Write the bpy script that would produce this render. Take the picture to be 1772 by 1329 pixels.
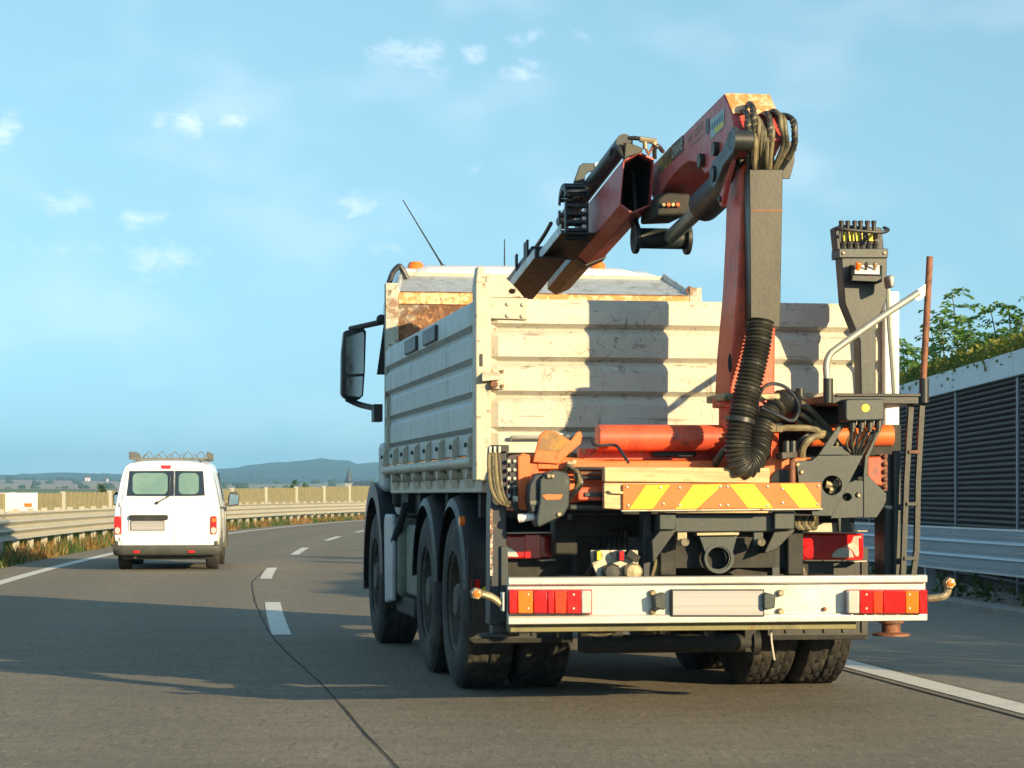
import bpy, math, random
from mathutils import Vector, Matrix, noise
from mathutils.geometry import tessellate_polygon
random.seed(7)
R = math.radians
sc = bpy.context.scene
for o in list(bpy.data.objects): bpy.data.objects.remove(o)

# ------------------------------------------------------------------ camera
F, U0, V0, HC = 4000.0, 886.0, 858.0, 1.19       # focal length / horizon in photo pixels, eye height in metres
cam = bpy.data.cameras.new('camera'); camo = bpy.data.objects.new('camera', cam)
sc.collection.objects.link(camo); sc.camera = camo
cam.sensor_width = 36; cam.lens = 36 * F / 1772
cam.shift_y = (V0 - 664.5) / 1772
camo.location = (0, 0, HC); camo.rotation_euler = (R(90), 0, 0)
cam.clip_start = .1; cam.clip_end = 40000

# ------------------------------------------------------------------ sky, sun, exposure
SUN_EL = 14.5
LD = Vector((-0.695, 0.719, 0)).normalized()        # the way the light travels over the ground
w = bpy.data.worlds.new('World'); sc.world = w; w.use_nodes = True
wt = w.node_tree; wn = wt.nodes; wl = wt.links; wn.clear()
out = wn.new('ShaderNodeOutputWorld'); bg = wn.new('ShaderNodeBackground')
sky = wn.new('ShaderNodeTexSky'); sky.sky_type = 'NISHITA'; sky.sun_disc = False
sky.sun_elevation = R(SUN_EL); sky.sun_rotation = math.atan2(-LD.x, -LD.y)
sky.air_density = 1.0; sky.dust_density = .5; sky.ozone_density = 3.0; sky.altitude = 200
bg.inputs['Strength'].default_value = 0.15
tc = wn.new('ShaderNodeTexCoord')
# even, slightly milky sky: the whole dome is read a little above its own elevation, so that the horizon stays blue
sv0 = wn.new('ShaderNodeVectorMath'); sv0.operation = 'MULTIPLY_ADD'; sv0.inputs[1].default_value = (1, 1, .85); sv0.inputs[2].default_value = (0, 0, .24)
wl.new(tc.outputs['Generated'], sv0.inputs[0]); sv1 = wn.new('ShaderNodeVectorMath'); sv1.operation = 'NORMALIZE'; wl.new(sv0.outputs[0], sv1.inputs[0]); wl.new(sv1.outputs[0], sky.inputs['Vector'])
# thin fair-weather clouds: soft patches at fixed directions, broken up by noise
def wmath(op, a, b=None, c=None):
    n = wn.new('ShaderNodeMath'); n.operation = op
    for i, v in enumerate((a, b, c)):
        if v is None: continue
        if isinstance(v, (int, float)): n.inputs[i].default_value = v
        else: wl.new(v, n.inputs[i])
    return n.outputs[0]
sepd = wn.new('ShaderNodeSeparateXYZ'); wl.new(tc.outputs['Generated'], sepd.inputs[0])
az = wmath('ARCTAN2', sepd.outputs['X'], sepd.outputs['Y']); el = wmath('ARCSINE', sepd.outputs['Z'])
cmb = wn.new('ShaderNodeCombineXYZ'); wl.new(az, cmb.inputs[0]); wl.new(el, cmb.inputs[1])
mp = wn.new('ShaderNodeMapping'); mp.inputs['Scale'].default_value = (1, 1.7, 1); wl.new(cmb.outputs[0], mp.inputs[0])
nz = wn.new('ShaderNodeTexNoise'); nz.inputs['Scale'].default_value = 75; nz.inputs['Detail'].default_value = 6
nz.inputs['Roughness'].default_value = .68; nz.inputs['Distortion'].default_value = .3; wl.new(mp.outputs[0], nz.inputs['Vector'])
big = wn.new('ShaderNodeTexNoise'); big.inputs['Scale'].default_value = 13; big.inputs['Detail'].default_value = 2; wl.new(mp.outputs[0], big.inputs['Vector'])
CL = [(705, 95, 62, 32, .9), (760, 125, 40, 22, .5), (820, 95, 34, 20, .75), (905, 125, 50, 24, .8), (915, 65, 40, 22, .5), (1010, 72, 34, 26, .55),
      (275, 210, 26, 20, .9), (325, 215, 46, 30, .85), (398, 205, 38, 24, .95), (5, 225, 30, 40, .8), (115, 352, 52, 22, .85), (245, 378, 44, 20, .8),
      (612, 352, 48, 26, .85), (820, 296, 26, 14, .5), (655, 430, 40, 26, .6), (270, 445, 90, 34, .75), (90, 435, 110, 24, .55), (740, 385, 60, 30, .35),
      (1180, 395, 70, 40, .35), (960, 350, 60, 30, .3), (200, 480, 200, 26, .35), (-150, 300, 60, 30, .8), (-300, 420, 90, 30, .7), (1950, 300, 80, 40, .6), (2150, 180, 70, 30, .7)]
tot = None
for (u, v, su, sv, a) in CL:
    a0 = math.atan2(u - U0, F); e0 = math.atan2(V0 - v, math.hypot(F, u - U0))
    dx = wmath('MULTIPLY', wmath('SUBTRACT', az, a0), F / su); dy = wmath('MULTIPLY', wmath('SUBTRACT', el, e0), F / sv)
    d2 = wmath('ADD', wmath('MULTIPLY', dx, dx), wmath('MULTIPLY', dy, dy))
    g = wmath('MULTIPLY', wmath('POWER', 2.718, wmath('MULTIPLY', d2, -.8)), a)
    tot = g if tot is None else wmath('MAXIMUM', tot, g)
rag = wmath('SUBTRACT', wmath('ADD', tot, wmath('MULTIPLY', wmath('SUBTRACT', nz.outputs['Fac'], .5), 2.1)), .22)
cov = wn.new('ShaderNodeMapRange'); cov.interpolation_type = 'SMOOTHSTEP'; wl.new(rag, cov.inputs[0])
cov.inputs[1].default_value = 0; cov.inputs[2].default_value = 1.25; cov.inputs[3].default_value = 0; cov.inputs[4].default_value = .42
cov2 = wmath('MULTIPLY', cov.outputs[0], wmath('MINIMUM', wmath('MULTIPLY', tot, 2.2), 1))
thin = wn.new('ShaderNodeMapRange'); thin.interpolation_type = 'SMOOTHSTEP'; wl.new(big.outputs['Fac'], thin.inputs[0])
thin.inputs[1].default_value = .45; thin.inputs[2].default_value = .75; thin.inputs[3].default_value = 0; thin.inputs[4].default_value = .14
covt = wmath('MAXIMUM', cov2, thin.outputs[0])
mx = wn.new('ShaderNodeMix'); mx.data_type = 'RGBA'; wl.new(covt, mx.inputs[0])
tint = wn.new('ShaderNodeMix'); tint.data_type = 'RGBA'; tint.blend_type = 'MULTIPLY'; tint.inputs[0].default_value = 1; tint.inputs[7].default_value = (1.16, 1.15, .84, 1)
wl.new(sky.outputs[0], tint.inputs[6]); wl.new(tint.outputs[2], mx.inputs[6]); mx.inputs[7].default_value = (5.6, 5.5, 5.6, 1)
wl.new(mx.outputs[2], bg.inputs['Color']); wl.new(bg.outputs[0], out.inputs[0])
sl = bpy.data.lights.new('sun', 'SUN'); so = bpy.data.objects.new('sun', sl); sc.collection.objects.link(so)
sl.energy = 4.4; sl.angle = R(.5); sl.color = (1, .75, .41)
so.rotation_euler = Vector((LD.x, LD.y, -math.tan(R(SUN_EL)))).to_track_quat('-Z', 'Y').to_euler()
so.location = (20, -20, 20)
sc.view_settings.view_transform = 'Standard'; sc.view_settings.look = 'None'
sc.view_settings.exposure = 1.05; sc.view_settings.gamma = 1.0; sc.view_settings.use_curve_mapping = False
sc.render.engine = 'CYCLES'
sc.cycles.use_denoising = True; sc.cycles.max_bounces = 6; sc.cycles.diffuse_bounces = 3; sc.cycles.volume_bounces = 0
sc.cycles.transparent_max_bounces = 8; sc.cycles.caustics_reflective = False; sc.cycles.caustics_refractive = False

# ------------------------------------------------------------------ materials
def M(name, col, rough=.6, metal=0., spots=None, fine=.15, bump=0., bscale=60., coat=0., spec=.5, stretch=(1, 1, 1), trans=0., lines=()):
    """procedural paint/metal/etc: base colour, fine value mottling, and stains = [(colour, noise scale, threshold, softness, opacity, stretch)]"""
    m = bpy.data.materials.new(name); m.use_nodes = True
    t = m.node_tree; n = t.nodes; l = t.links; b = n['Principled BSDF']
    c = n.new('ShaderNodeTexCoord')
    def noise_(scale, st=(1, 1, 1), detail=6., rough_=.62, dist=0.):
        mpn = n.new('ShaderNodeMapping'); mpn.inputs['Scale'].default_value = st; l.new(c.outputs['Object'], mpn.inputs[0])
        q = n.new('ShaderNodeTexNoise'); q.inputs['Scale'].default_value = scale; q.inputs['Detail'].default_value = detail
        q.inputs['Roughness'].default_value = rough_; q.inputs['Distortion'].default_value = dist; l.new(mpn.outputs[0], q.inputs['Vector']); return q.outputs['Fac']
    rgb = n.new('ShaderNodeRGB'); rgb.outputs[0].default_value = (*col, 1); cur = rgb.outputs[0]
    if fine:
        for s, a in ((5, fine), (38, fine * .8)):
            mr = n.new('ShaderNodeMapRange'); l.new(noise_(s, stretch), mr.inputs[0]); mr.inputs[1].default_value = .25; mr.inputs[2].default_value = .75
            mr.inputs[3].default_value = 1 - a; mr.inputs[4].default_value = 1 + a * .6
            mu = n.new('ShaderNodeMix'); mu.data_type = 'RGBA'; mu.blend_type = 'MULTIPLY'; mu.inputs[0].default_value = 1
            l.new(cur, mu.inputs[6]); l.new(mr.outputs[0], mu.inputs[7]); cur = mu.outputs[2]
    rcur = None
    for s in (spots or []):
        scol, scale, th, soft, op = s[:5]; st = s[5] if len(s) > 5 else (1, 1, 1)
        mr = n.new('ShaderNodeMapRange'); l.new(noise_(scale, st, 8, .68, .4), mr.inputs[0]); mr.inputs[1].default_value = th - .045; mr.inputs[2].default_value = th - .045 + soft
        mr.inputs[3].default_value = 0; mr.inputs[4].default_value = op
        mu = n.new('ShaderNodeMix'); mu.data_type = 'RGBA'; l.new(mr.outputs[0], mu.inputs[0]); l.new(cur, mu.inputs[6]); mu.inputs[7].default_value = (*scol, 1); cur = mu.outputs[2]
        rcur = mr.outputs[0]
    for lcol, scale, width, op, st in lines:      # thin wandering scratches: where a noise field crosses its middle value
        q = noise_(scale, st, 3, .5, .6); k = noise_(scale * .45, (1, 1, 1), 2)
        d_ = n.new('ShaderNodeMath'); d_.operation = 'SUBTRACT'; l.new(q, d_.inputs[0]); d_.inputs[1].default_value = .5
        ab = n.new('ShaderNodeMath'); ab.operation = 'ABSOLUTE'; l.new(d_.outputs[0], ab.inputs[0])
        mr = n.new('ShaderNodeMapRange'); l.new(ab.outputs[0], mr.inputs[0]); mr.inputs[1].default_value = width; mr.inputs[2].default_value = width * .3; mr.inputs[3].default_value = 0; mr.inputs[4].default_value = op
        gt = n.new('ShaderNodeMapRange'); l.new(k, gt.inputs[0]); gt.inputs[1].default_value = .50; gt.inputs[2].default_value = .58
        mm = n.new('ShaderNodeMath'); mm.operation = 'MULTIPLY'; l.new(mr.outputs[0], mm.inputs[0]); l.new(gt.outputs[0], mm.inputs[1])
        mu = n.new('ShaderNodeMix'); mu.data_type = 'RGBA'; l.new(mm.outputs[0], mu.inputs[0]); l.new(cur, mu.inputs[6]); mu.inputs[7].default_value = (*lcol, 1); cur = mu.outputs[2]
    l.new(cur, b.inputs['Base Color']); b.inputs['Metallic'].default_value = metal
    b.inputs['Specular IOR Level'].default_value = spec
    rr = n.new('ShaderNodeMapRange'); l.new(noise_(14), rr.inputs[0]); rr.inputs[3].default_value = max(.02, rough - .14); rr.inputs[4].default_value = min(1, rough + .14)
    l.new(rr.outputs[0], b.inputs['Roughness'])
    if coat: b.inputs['Coat Weight'].default_value = coat; b.inputs['Coat Roughness'].default_value = .12
    if trans: b.inputs['Transmission Weight'].default_value = trans
    if bump:
        bp = n.new('ShaderNodeBump'); bp.inputs['Strength'].default_value = bump; bp.inputs['Distance'].default_value = .01
        l.new(noise_(bscale, stretch), bp.inputs['Height']); l.new(bp.outputs[0], b.inputs['Normal'])
    return m
RUST, DIRT, DUST = (.16, .05, .015), (.075, .065, .05), (.25, .21, .15)
m_board = M('painted_board', (.54, .515, .44), .45, 0, [((.42, .36, .25), 2.2, .56, .2, .55), ((.2, .18, .14), 1.6, .60, .2, .4, (1, 1, .5)), (DIRT, 26, .655, .04, .6, (.5, 1, 1)), ((.16, .13, .09), 10, .655, .03, .6, (1, 1, .15)), ((.17, .15, .11), 7, .655, .02, .6, (.25, 1, 1.6)), (RUST, 34, .72, .03, .8)], .08, .45, 4, lines=[((.20, .17, .12), 5, .006, .75, (1, 1, 1.2)), ((.24, .19, .12), 11, .007, .6, (1.6, 1, .7)), ((.14, .12, .09), 2.4, .003, .7, (1, 1, 1))])
m_sideb = M('side_board_paint', (.50, .53, .52), .45, 0, [(DUST, 3, .57, .25, .35), ((.14, .14, .13), 8, .58, .14, .65, (1.4, 1.4, .10)), (DIRT, 26, .69, .05, .6), (RUST, 22, .72, .03, .7)], .13, .5, 4, lines=[((.20, .17, .12), 5, .006, .75, (1, 1, 1.2)), ((.24, .19, .12), 11, .007, .6, (1.6, 1, .7)), ((.14, .12, .09), 2.4, .003, .7, (1, 1, 1))])
m_frame = M('body_frame_paint', (.52, .485, .39), .5, 0, [(DUST, 4, .56, .2, .5), (DIRT, 11, .66, .06, .7), (RUST, 14, .665, .04, .9)], .12, .06)
m_rustboard = M('rusted_headboard', (.40, .40, .33), .7, 0, [((.20, .085, .035), 1.8, .44, .05, .97), ((.09, .035, .015), 9, .5, .06, .8), ((.5, .27, .10), 26, .62, .05, .7), ((.46, .46, .40), 13, .66, .03, .8, (1, 1, .4))], .2, .2, 45)
m_postw = M('weathered_post', (.44, .46, .40), .6, 0, [((.22, .10, .045), 5, .56, .06, .85), ((.12, .06, .03), 16, .6, .05, .8)], .2, .1)
m_visor = M('bare_aluminium', (.52, .56, .58), .42, .35, [(DUST, 5, .52, .2, .6), (DIRT, 14, .62, .06, .6)], .12)
m_alu = M('bumper_aluminium', (.60, .60, .57), .30, .35, [(DUST, 3, .56, .2, .4, (.4, 1, 1)), ((.25, .23, .18), 26, .70, .05, .45), ((.3, .27, .2), 5, .66, .1, .4, (1.5, 1, .25))], .05)
m_white = M('white_paint', (.80, .80, .80), .3, 0, [(DUST, 3, .62, .2, .2)], .03, coat=.5)
m_red = M('red_crane_paint', (.70, .10, .04), .45, 0, [((.34, .035, .025), 3, .54, .16, .6), (DIRT, 12, .62, .05, .7), ((.85, .13, .05), 7, .6, .1, .4), (RUST, 26, .68, .04, .7)], .14, .08, 40, lines=[((.2, .05, .03), 7, .007, .7, (1, 1, 1)), ((.75, .3, .2), 15, .006, .5, (1, 1, 1))])
m_boomred = M('faded_red_paint', (.54, .08, .075), .45, 0, [((.60, .20, .18), 4, .5, .2, .7), (DIRT, 9, .70, .06, .7), (RUST, 21, .66, .05, .7)], .15, .08, 40)
m_orange = M('orange_primer', (.78, .16, .035), .5, 0, [((.5, .07, .03), 5, .6, .08, .6), (RUST, 14, .64, .05, .7)], .12)
m_chip = M('chipped_rust_plate', (.72, .28, .08), .6, 0, [((.85, .55, .34), 16, .52, .08, .8, (1, .4, 1)), ((.16, .07, .03), 20, .66, .04, .8)], .2, .2, 50)
m_dark = M('dark_grey_steel', (.019, .024, .025), .45, 0, [((.05, .047, .036), 3, .55, .2, .6), ((.13, .11, .08), 16, .66, .1, .5), (RUST, 28, .7, .03, .8)], .2, .08, 50)
m_plate = M('grey_green_steel', (.030, .043, .045), .42, 0, [((.06, .066, .056), 3.5, .54, .25, .6), ((.2, .17, .13), 18, .68, .08, .5), (RUST, 30, .73, .03, .8)], .14, .06, 50)
m_cover = M('oily_cover_plate', (.036, .034, .020), .38, 0, [((.010, .010, .009), 5, .5, .2, .8, (1.6, 1.6, .3)), ((.2, .17, .11), 24, .70, .05, .5), ((.45, .14, .05), 6, .72, .03, .9)], .2, .06)
m_black = M('black_plastic', (.018, .019, .021), .5, 0, [((.07, .065, .055), 5, .56, .2, .5)], .15)
m_under = M('grimy_chassis', (.016, .017, .016), .7, 0, [((.055, .047, .032), 6, .58, .15, .7)], .25, .1)
m_navy = M('navy_black_steel', (.022, .028, .038), .45, 0, [((.15, .12, .08), 10, .64, .06, .6), (RUST, 22, .68, .04, .8)], .2)
m_tyre = M('tyre_rubber', (.022, .022, .021), .8, 0, [((.11, .097, .076), 4, .50, .25, .65)], .2, .15, 70)
m_tread = M('tyre_tread', (.024, .024, .024), .8, 0, [((.075, .065, .05), 8, .5, .2, .5)], .2, .15, 70)
m_rim = M('dusty_rim', (.055, .049, .040), .7, 0, [((.16, .14, .11), 6, .5, .2, .7), (RUST, 14, .66, .05, .6)], .2)
m_hose = M('dusty_hose', (.085, .075, .045), .55, 0, [((.24, .20, .11), 9, .5, .15, .65), ((.02, .02, .02), 14, .56, .08, .7)], .2, .1, 90)
m_wrap = M('black_spiral_hose', (.022, .023, .024), .42, 0, [((.16, .13, .08), 10, .56, .15, .55)], .2)
m_olive = M('tan_hose', (.21, .175, .095), .6, 0, [((.07, .06, .04), 9, .55, .1, .7)], .2)
m_conduit = M('corrugated_conduit', (.022, .024, .023), .42, 0, [((.075, .066, .045), 6, .5, .2, .6)], .2)
m_galv = M('galvanised_tube', (.42, .43, .38), .45, .5, [((.2, .19, .15), 12, .58, .1, .5)], .12)
m_rusttube = M('rusty_tube', (.15, .065, .04), .7, 0, [((.30, .12, .06), 12, .5, .1, .7), ((.04, .03, .025), 20, .62, .06, .7)], .2, .15)
m_brass = M('zinc_fitting', (.36, .30, .19), .45, .5, [((.1, .085, .06), 20, .56, .1, .7)], .15)
m_wood = M('bare_wood', (.62, .47, .26), .75, 0, [((.40, .25, .11), 12, .6, .08, .6, (1, 1, 3)), ((.30, .19, .09), 2.2, .53, .04, .35, (.5, 1, 9))], .10, .15, 60, stretch=(.15, 1, 3))
m_hazo = M('reflective_orange', (.72, .15, .02), .4, 0, None, .05)
m_hazy = M('reflective_yellow', (.74, .50, .008), .4, 0, None, .05)
m_yellow = M('yellow_sticker', (.80, .62, .04), .5, 0, [((.2, .15, .03), 30, .62, .05, .6)], .1)
m_lensm = M('orange_red_lens', (.68, .05, .012), .18, 0, None, .12, coat=.6)
m_lensr = M('red_lens', (.62, .012, .012), .16, 0, None, .08, coat=.6)
m_lensd = M('dark_red_lens', (.42, .010, .012), .16, 0, None, .08, coat=.6)
m_lenso = M('amber_lens', (.85, .17, .012), .18, 0, None, .08, coat=.6)
m_lensp = M('pink_clear_lens', (.66, .42, .36), .2, 0, [((.8, .72, .66), 12, .5, .1, .7)], .1, coat=.6)
m_lensc = M('clear_lens', (.62, .62, .58), .15, .3, None, .1, coat=.6)
m_numplate = M('number_plate_white', (.36, .36, .37), .5, 0, [((.24, .24, .26), 3, .48, .2, .7, (.02, 1, 14))], .02)
m_glassdark = M('dark_glass', (.01, .012, .014), .05, 0, None, 0, coat=1)
m_mirror = M('mirror_glass', (.55, .58, .58), .03, 1., None, 0)
m_frost = M('frosted_window', (.13, .235, .215), .12, 0, [((.24, .36, .32), 3, .5, .3, .6)], .05, coat=.6)
m_vanwhite = M('van_white_paint', (.80, .80, .80), .3, 0, [((.55, .52, .46), 2.2, .60, .25, .35, (1, 1, .6))], .02, coat=.6)
m_vanblack = M('van_grey_plastic', (.055, .06, .058), .55, 0, [((.10, .10, .09), 4, .5, .2, .6)], .1)
m_tank = M('grey_tank_panel', (.42, .45, .47), .45, 0, [((.25, .25, .24), 4, .5, .25, .5), (DIRT, 16, .64, .06, .5)], .1)
m_tankg = M('grimy_green_box', (.15, .17, .13), .6, 0, [((.06, .06, .05), 4, .5, .2, .7), (DUST, 10, .6, .1, .5)], .15)
m_rail = M('galvanised_rail', (.47, .45, .37), .5, .15, [((.34, .35, .34), 3, .52, .2, .5, (.3, .3, 1)), ((.25, .22, .17), 14, .66, .05, .4)], .08)
m_barrier = M('olive_wood_barrier', (.24, .21, .11), .85, 0, [((.12, .11, .06), 3, .5, .2, .6)], .15)
m_barpost = M('pale_barrier_post', (.42, .43, .39), .6, 0, None, .08)
m_wallcap = M('wall_cap_sheet', (.64, .69, .74), .5, 0, [((.42, .45, .46), 1.5, .5, .25, .6)], .06)  # blue of the skylit shade is mixed into the cap colour
m_wallslat = M('dark_brown_slat', (.075, .058, .056), .7, 0, [((.04, .034, .034), 4, .5, .2, .6)], .15, .1)
m_wallpost = M('wall_steel_post', (.15, .17, .19), .5, .3, None, .1)
m_decaly = M('worn_yellow_decal', (.42, .32, .05), .55, 0, [((.05, .05, .04), 9, .52, .12, .8)], .15)
m_decalb = M('dark_blue_decal', (.015, .03, .04), .5, 0, [((.09, .07, .06), 18, .64, .05, .6)], .1)
m_decalc = M('cream_lettering', (.60, .58, .42), .5, 0, None, .08)
m_decals = M('pale_blue_sticker', (.34, .48, .50), .5, 0, [((.22, .3, .3), 18, .58, .08, .5)], .1)
m_faint = M('faint_gold_lettering', (.40, .24, .11), .55, 0, None, .1)
m_inkblue = M('faded_blue_ink', (.10, .20, .26), .5, 0, None, .1)
m_bark = M('bark', (.12, .085, .055), .9, 0, None, .3, .3)
def leafmat(name, c1, c2, th=.5):
    m = M(name, c1, .55, 0, [(c2, 1.4, th, .25, .8)], .3); b = m.node_tree.nodes['Principled BSDF']
    b.inputs['Subsurface Weight'].default_value = 0
    tr = m.node_tree.nodes.new('ShaderNodeBsdfTranslucent'); ms = m.node_tree.nodes.new('ShaderNodeMixShader'); ms.inputs[0].default_value = .45
    l = m.node_tree.links; src = b.inputs['Base Color'].links[0].from_socket; l.new(src, tr.inputs[0])
    o = m.node_tree.nodes['Material Output']; l.new(b.outputs[0], ms.inputs[1]); l.new(tr.outputs[0], ms.inputs[2]); l.new(ms.outputs[0], o.inputs[0]); return m
m_leaf = leafmat('acacia_leaf', (.12, .26, .055), (.22, .36, .07))
m_creeper = leafmat('creeper_leaf', (.13, .18, .025), (.34, .30, .03), .48)
m_weed = leafmat('green_weed', (.07, .13, .025), (.14, .17, .035))
m_dry = leafmat('dry_grass', (.36, .22, .06), (.30, .13, .03), .46)
m_fartree = leafmat('far_tree_leaf', (.05, .12, .02), (.10, .18, .03))

# ------------------------------------------------------------------ mesh builder
class MB:
    def __init__(s): s.v = []; s.f = []
    def add(s, vs, fs):
        k = len(s.v); s.v += [tuple(p) for p in vs]; s.f += [tuple(i + k for i in f) for f in fs]; return s
    def hexa(s, p):      # 8 points: bottom ring 0-3, top ring 4-7
        return s.add(p, [(3, 2, 1, 0), (4, 5, 6, 7), (0, 1, 5, 4), (1, 2, 6, 5), (2, 3, 7, 6), (3, 0, 4, 7)])
    def box(s, x0, x1, y0, y1, z0, z1):
        return s.hexa([(x0, y0, z0), (x1, y0, z0), (x1, y1, z0), (x0, y1, z0), (x0, y0, z1), (x1, y0, z1), (x1, y1, z1), (x0, y1, z1)])
    def loft(s, rings, caps=True, closed=True):
        n = len(rings[0]); vs = [p for r in rings for p in r]; fs = []
        for i in range(len(rings) - 1):
            for j in range(n if closed else n - 1):
                a = i * n + j; b = i * n + (j + 1) % n; fs.append((a, b, b + n, a + n))
        if caps: fs.append(tuple(range(n - 1, -1, -1))); fs.append(tuple(range((len(rings) - 1) * n, len(rings) * n)))
        return s.add(vs, fs)
    def prism(s, near, off, holes=()):
        """near: list of 3-D points (one flat outline), extruded by vector off; holes: inner outlines"""
        off = Vector(off); loops = [[Vector(p) for p in near]] + [[Vector(p) for p in h] for h in holes]
        if not holes:
            n = len(near); vs = loops[0] + [p + off for p in loops[0]]
            tri = tessellate_polygon(loops); fs = [tuple(t) for t in tri] + [tuple(i + n for i in reversed(t)) for t in tri] if n > 4 else [tuple(range(n)), tuple(range(2 * n - 1, n - 1, -1))]
            if n > 4: fs = [tuple(range(n)), tuple(range(2 * n - 1, n - 1, -1))]
            fs += [(i, i + n, (i + 1) % n + n, (i + 1) % n) for i in range(n)]
            return s.add(vs, fs)
        flat = [p for L in loops for p in L]; n = len(flat); tri = tessellate_polygon(loops)
        fs = [tuple(t) for t in tri] + [tuple(i + n for i in reversed(t)) for t in tri]; k = 0
        for L in loops:
            m = len(L); fs += [(k + i, k + (i + 1) % m, k + (i + 1) % m + n, k + i + n) for i in range(m)]; k += m
        return s.add(flat + [p + off for p in flat], fs)
    def tube(s, pts, r, n=8, caps=True):
        pts = [Vector(p) for p in pts]; m = len(pts); rr = r if isinstance(r, (list, tuple)) else [r] * m
        T = [(pts[min(i + 1, m - 1)] - pts[max(i - 1, 0)]).normalized() for i in range(m)]
        u = T[0].orthogonal().normalized(); rings = []
        for i in range(m):
            u = (u - T[i] * u.dot(T[i])); u = u.normalized() if u.length > 1e-6 else T[i].orthogonal().normalized(); v = T[i].cross(u)
            rings.append([pts[i] + (u * math.cos(2 * math.pi * k / n) + v * math.sin(2 * math.pi * k / n)) * rr[i] for k in range(n)])
        return s.loft(rings, caps)
    def cyl(s, p, q, r, n=16, r2=None): return s.tube([p, q], [r, r if r2 is None else r2], n)
    def lathe(s, prof, c, axis, n=32, caps=True):
        c = Vector(c); a = Vector(axis).normalized(); u = a.orthogonal().normalized(); v = a.cross(u)
        return s.loft([[c + a * t + (u * math.cos(2 * math.pi * k / n) + v * math.sin(2 * math.pi * k / n)) * r for k in range(n)] for r, t in prof], caps)
    def beam(s, p, q, wd, ht, up=(0, 0, 1)):
        p, q = Vector(p), Vector(q); d = (q - p).normalized(); sd = d.cross(Vector(up)).normalized(); upv = sd.cross(d)
        c = [(-1, -1), (1, -1), (1, 1), (-1, 1)]
        return s.loft([[e + sd * (a * wd / 2) + upv * (b * ht / 2) for a, b in c] for e in (p, q)])
    def ball(s, c, r, n=12, sz=1.):
        return s.lathe([(max(1e-4, r * math.sin(math.pi * i / 8)), -r * sz * math.cos(math.pi * i / 8)) for i in range(9)], c, (0, 0, 1), n)
    def mesh(s, name, smooth=35):
        me = bpy.data.meshes.new(name); me.from_pydata(s.v, [], s.f)
        import bmesh
        bm = bmesh.new(); bm.from_mesh(me); bmesh.ops.recalc_face_normals(bm, faces=bm.faces); bm.to_mesh(me); bm.free()
        if smooth:
            me.polygons.foreach_set('use_smooth', [True] * len(me.polygons)); me.set_sharp_from_angle(angle=R(smooth))
        return me
    def build(s, name, mat, parent=None, bevel=0., smooth=35, label=None, seg=2):
        me = s.mesh(name, smooth); me.materials.append(mat)
        o = bpy.data.objects.new(name, me); sc.collection.objects.link(o); o.parent = parent
        if bevel:
            b = o.modifiers.new('bevel', 'BEVEL'); b.width = bevel; b.segments = seg; b.limit_method = 'ANGLE'; b.angle_limit = R(40)
        if label: o['label'] = label
        return o
def tag(o, label, cat, group=None):
    o['label'] = label; o['category'] = cat
    if group: o['group'] = group
    return o
def struct(o, kind='structure'): o['kind'] = kind; return o
def empty(name, loc=(0, 0, 0), rz=0.):
    o = bpy.data.objects.new(name, None); sc.collection.objects.link(o); o.location = loc; o.rotation_euler = (0, 0, rz); o.empty_display_size = .2; return o
def inst(o, parent, name=None):
    c = o.copy(); c.parent = parent
    if name: c.name = name
    sc.collection.objects.link(c); return c
def curve(pts, k=8):     # Catmull-Rom through the points
    P = [Vector(p) for p in pts]; P = [P[0] * 2 - P[1]] + P + [P[-1] * 2 - P[-2]]; o = []
    for i in range(1, len(P) - 2):
        for j in range(k):
            t = j / k; a, b, c, d = P[i - 1:i + 3]
            o.append(.5 * (2 * b + (c - a) * t + (2 * a - 5 * b + 4 * c - d) * t * t + (3 * b - a - 3 * c + d) * t ** 3))
    o.append(P[-2]); return o

# ------------------------------------------------------------------ road and ground
def divx(D): return .0011664 * D * D - .16936 * D + .97249 if D < 150 else (.0011664 * 22500 - .16936 * 150 + .97249) + (.00233 * 150 - .16936) * (D - 150)
def road(D, off):         # point at signed distance off (right positive) from the lane divider
    s = .00233 * min(D, 150) - .16936; n = Vector((1, -s, 0)).normalized()
    return Vector((divx(D), D, 0)) + n * off
def pix(u, v, D): return Vector(((u - U0) / F * D, D, HC + (V0 - v) / F * D))

def gz(x, y):
    D = math.hypot(x, y)
    if D < 300 or y < 0: return -.03
    base = [(300, -.03), (800, 3.0), (1500, 6.0), (2500, 16), (3100, 24)]
    u = U0 + F * x / max(y, 1)
    prof = [(-3000, 824), (-900, 818), (-400, 826), (0, 822), (120, 817), (200, 820), (300, 816), (380, 811), (470, 802), (560, 796), (606, 799), (618, 805), (660, 801), (760, 806), (900, 812), (1300, 806), (1800, 815), (2600, 806), (4800, 818)]
    def lerp(tb, q):
        if q <= tb[0][0]: return tb[0][1]
        for (a, b), (c, d) in zip(tb, tb[1:]):
            if q <= c: t = (q - a) / (c - a); t = t * t * (3 - 2 * t); return b + (d - b) * t
        return tb[-1][1]
    rid = HC + (V0 - lerp(prof, u)) / F * 4200
    z = lerp(base + [(4200, rid), (5200, rid * .8), (7000, rid * .55)], D)
    z += noise.noise((x / 420, y / 420, 3)) * min(6, (D - 300) / 300)
    return z
mb = MB(); NA, angs = 320, []
rads = [0.5, 30, 80, 140, 200, 260, 300, 360, 430, 520, 640, 800, 1000, 1250, 1500, 1800, 2100, 2500, 2900, 3200, 3350, 3500, 3650, 3800, 3950, 4060, 4140, 4200, 4300, 4600, 5200, 7000]
angs = [math.pi * (-1 + 2 * i / 60) for i in range(60)]
angs = [a for a in angs if abs(a) > R(32)] + [R(-32 + 64 * i / 300) for i in range(301)]; angs.sort()
rings = []
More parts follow.
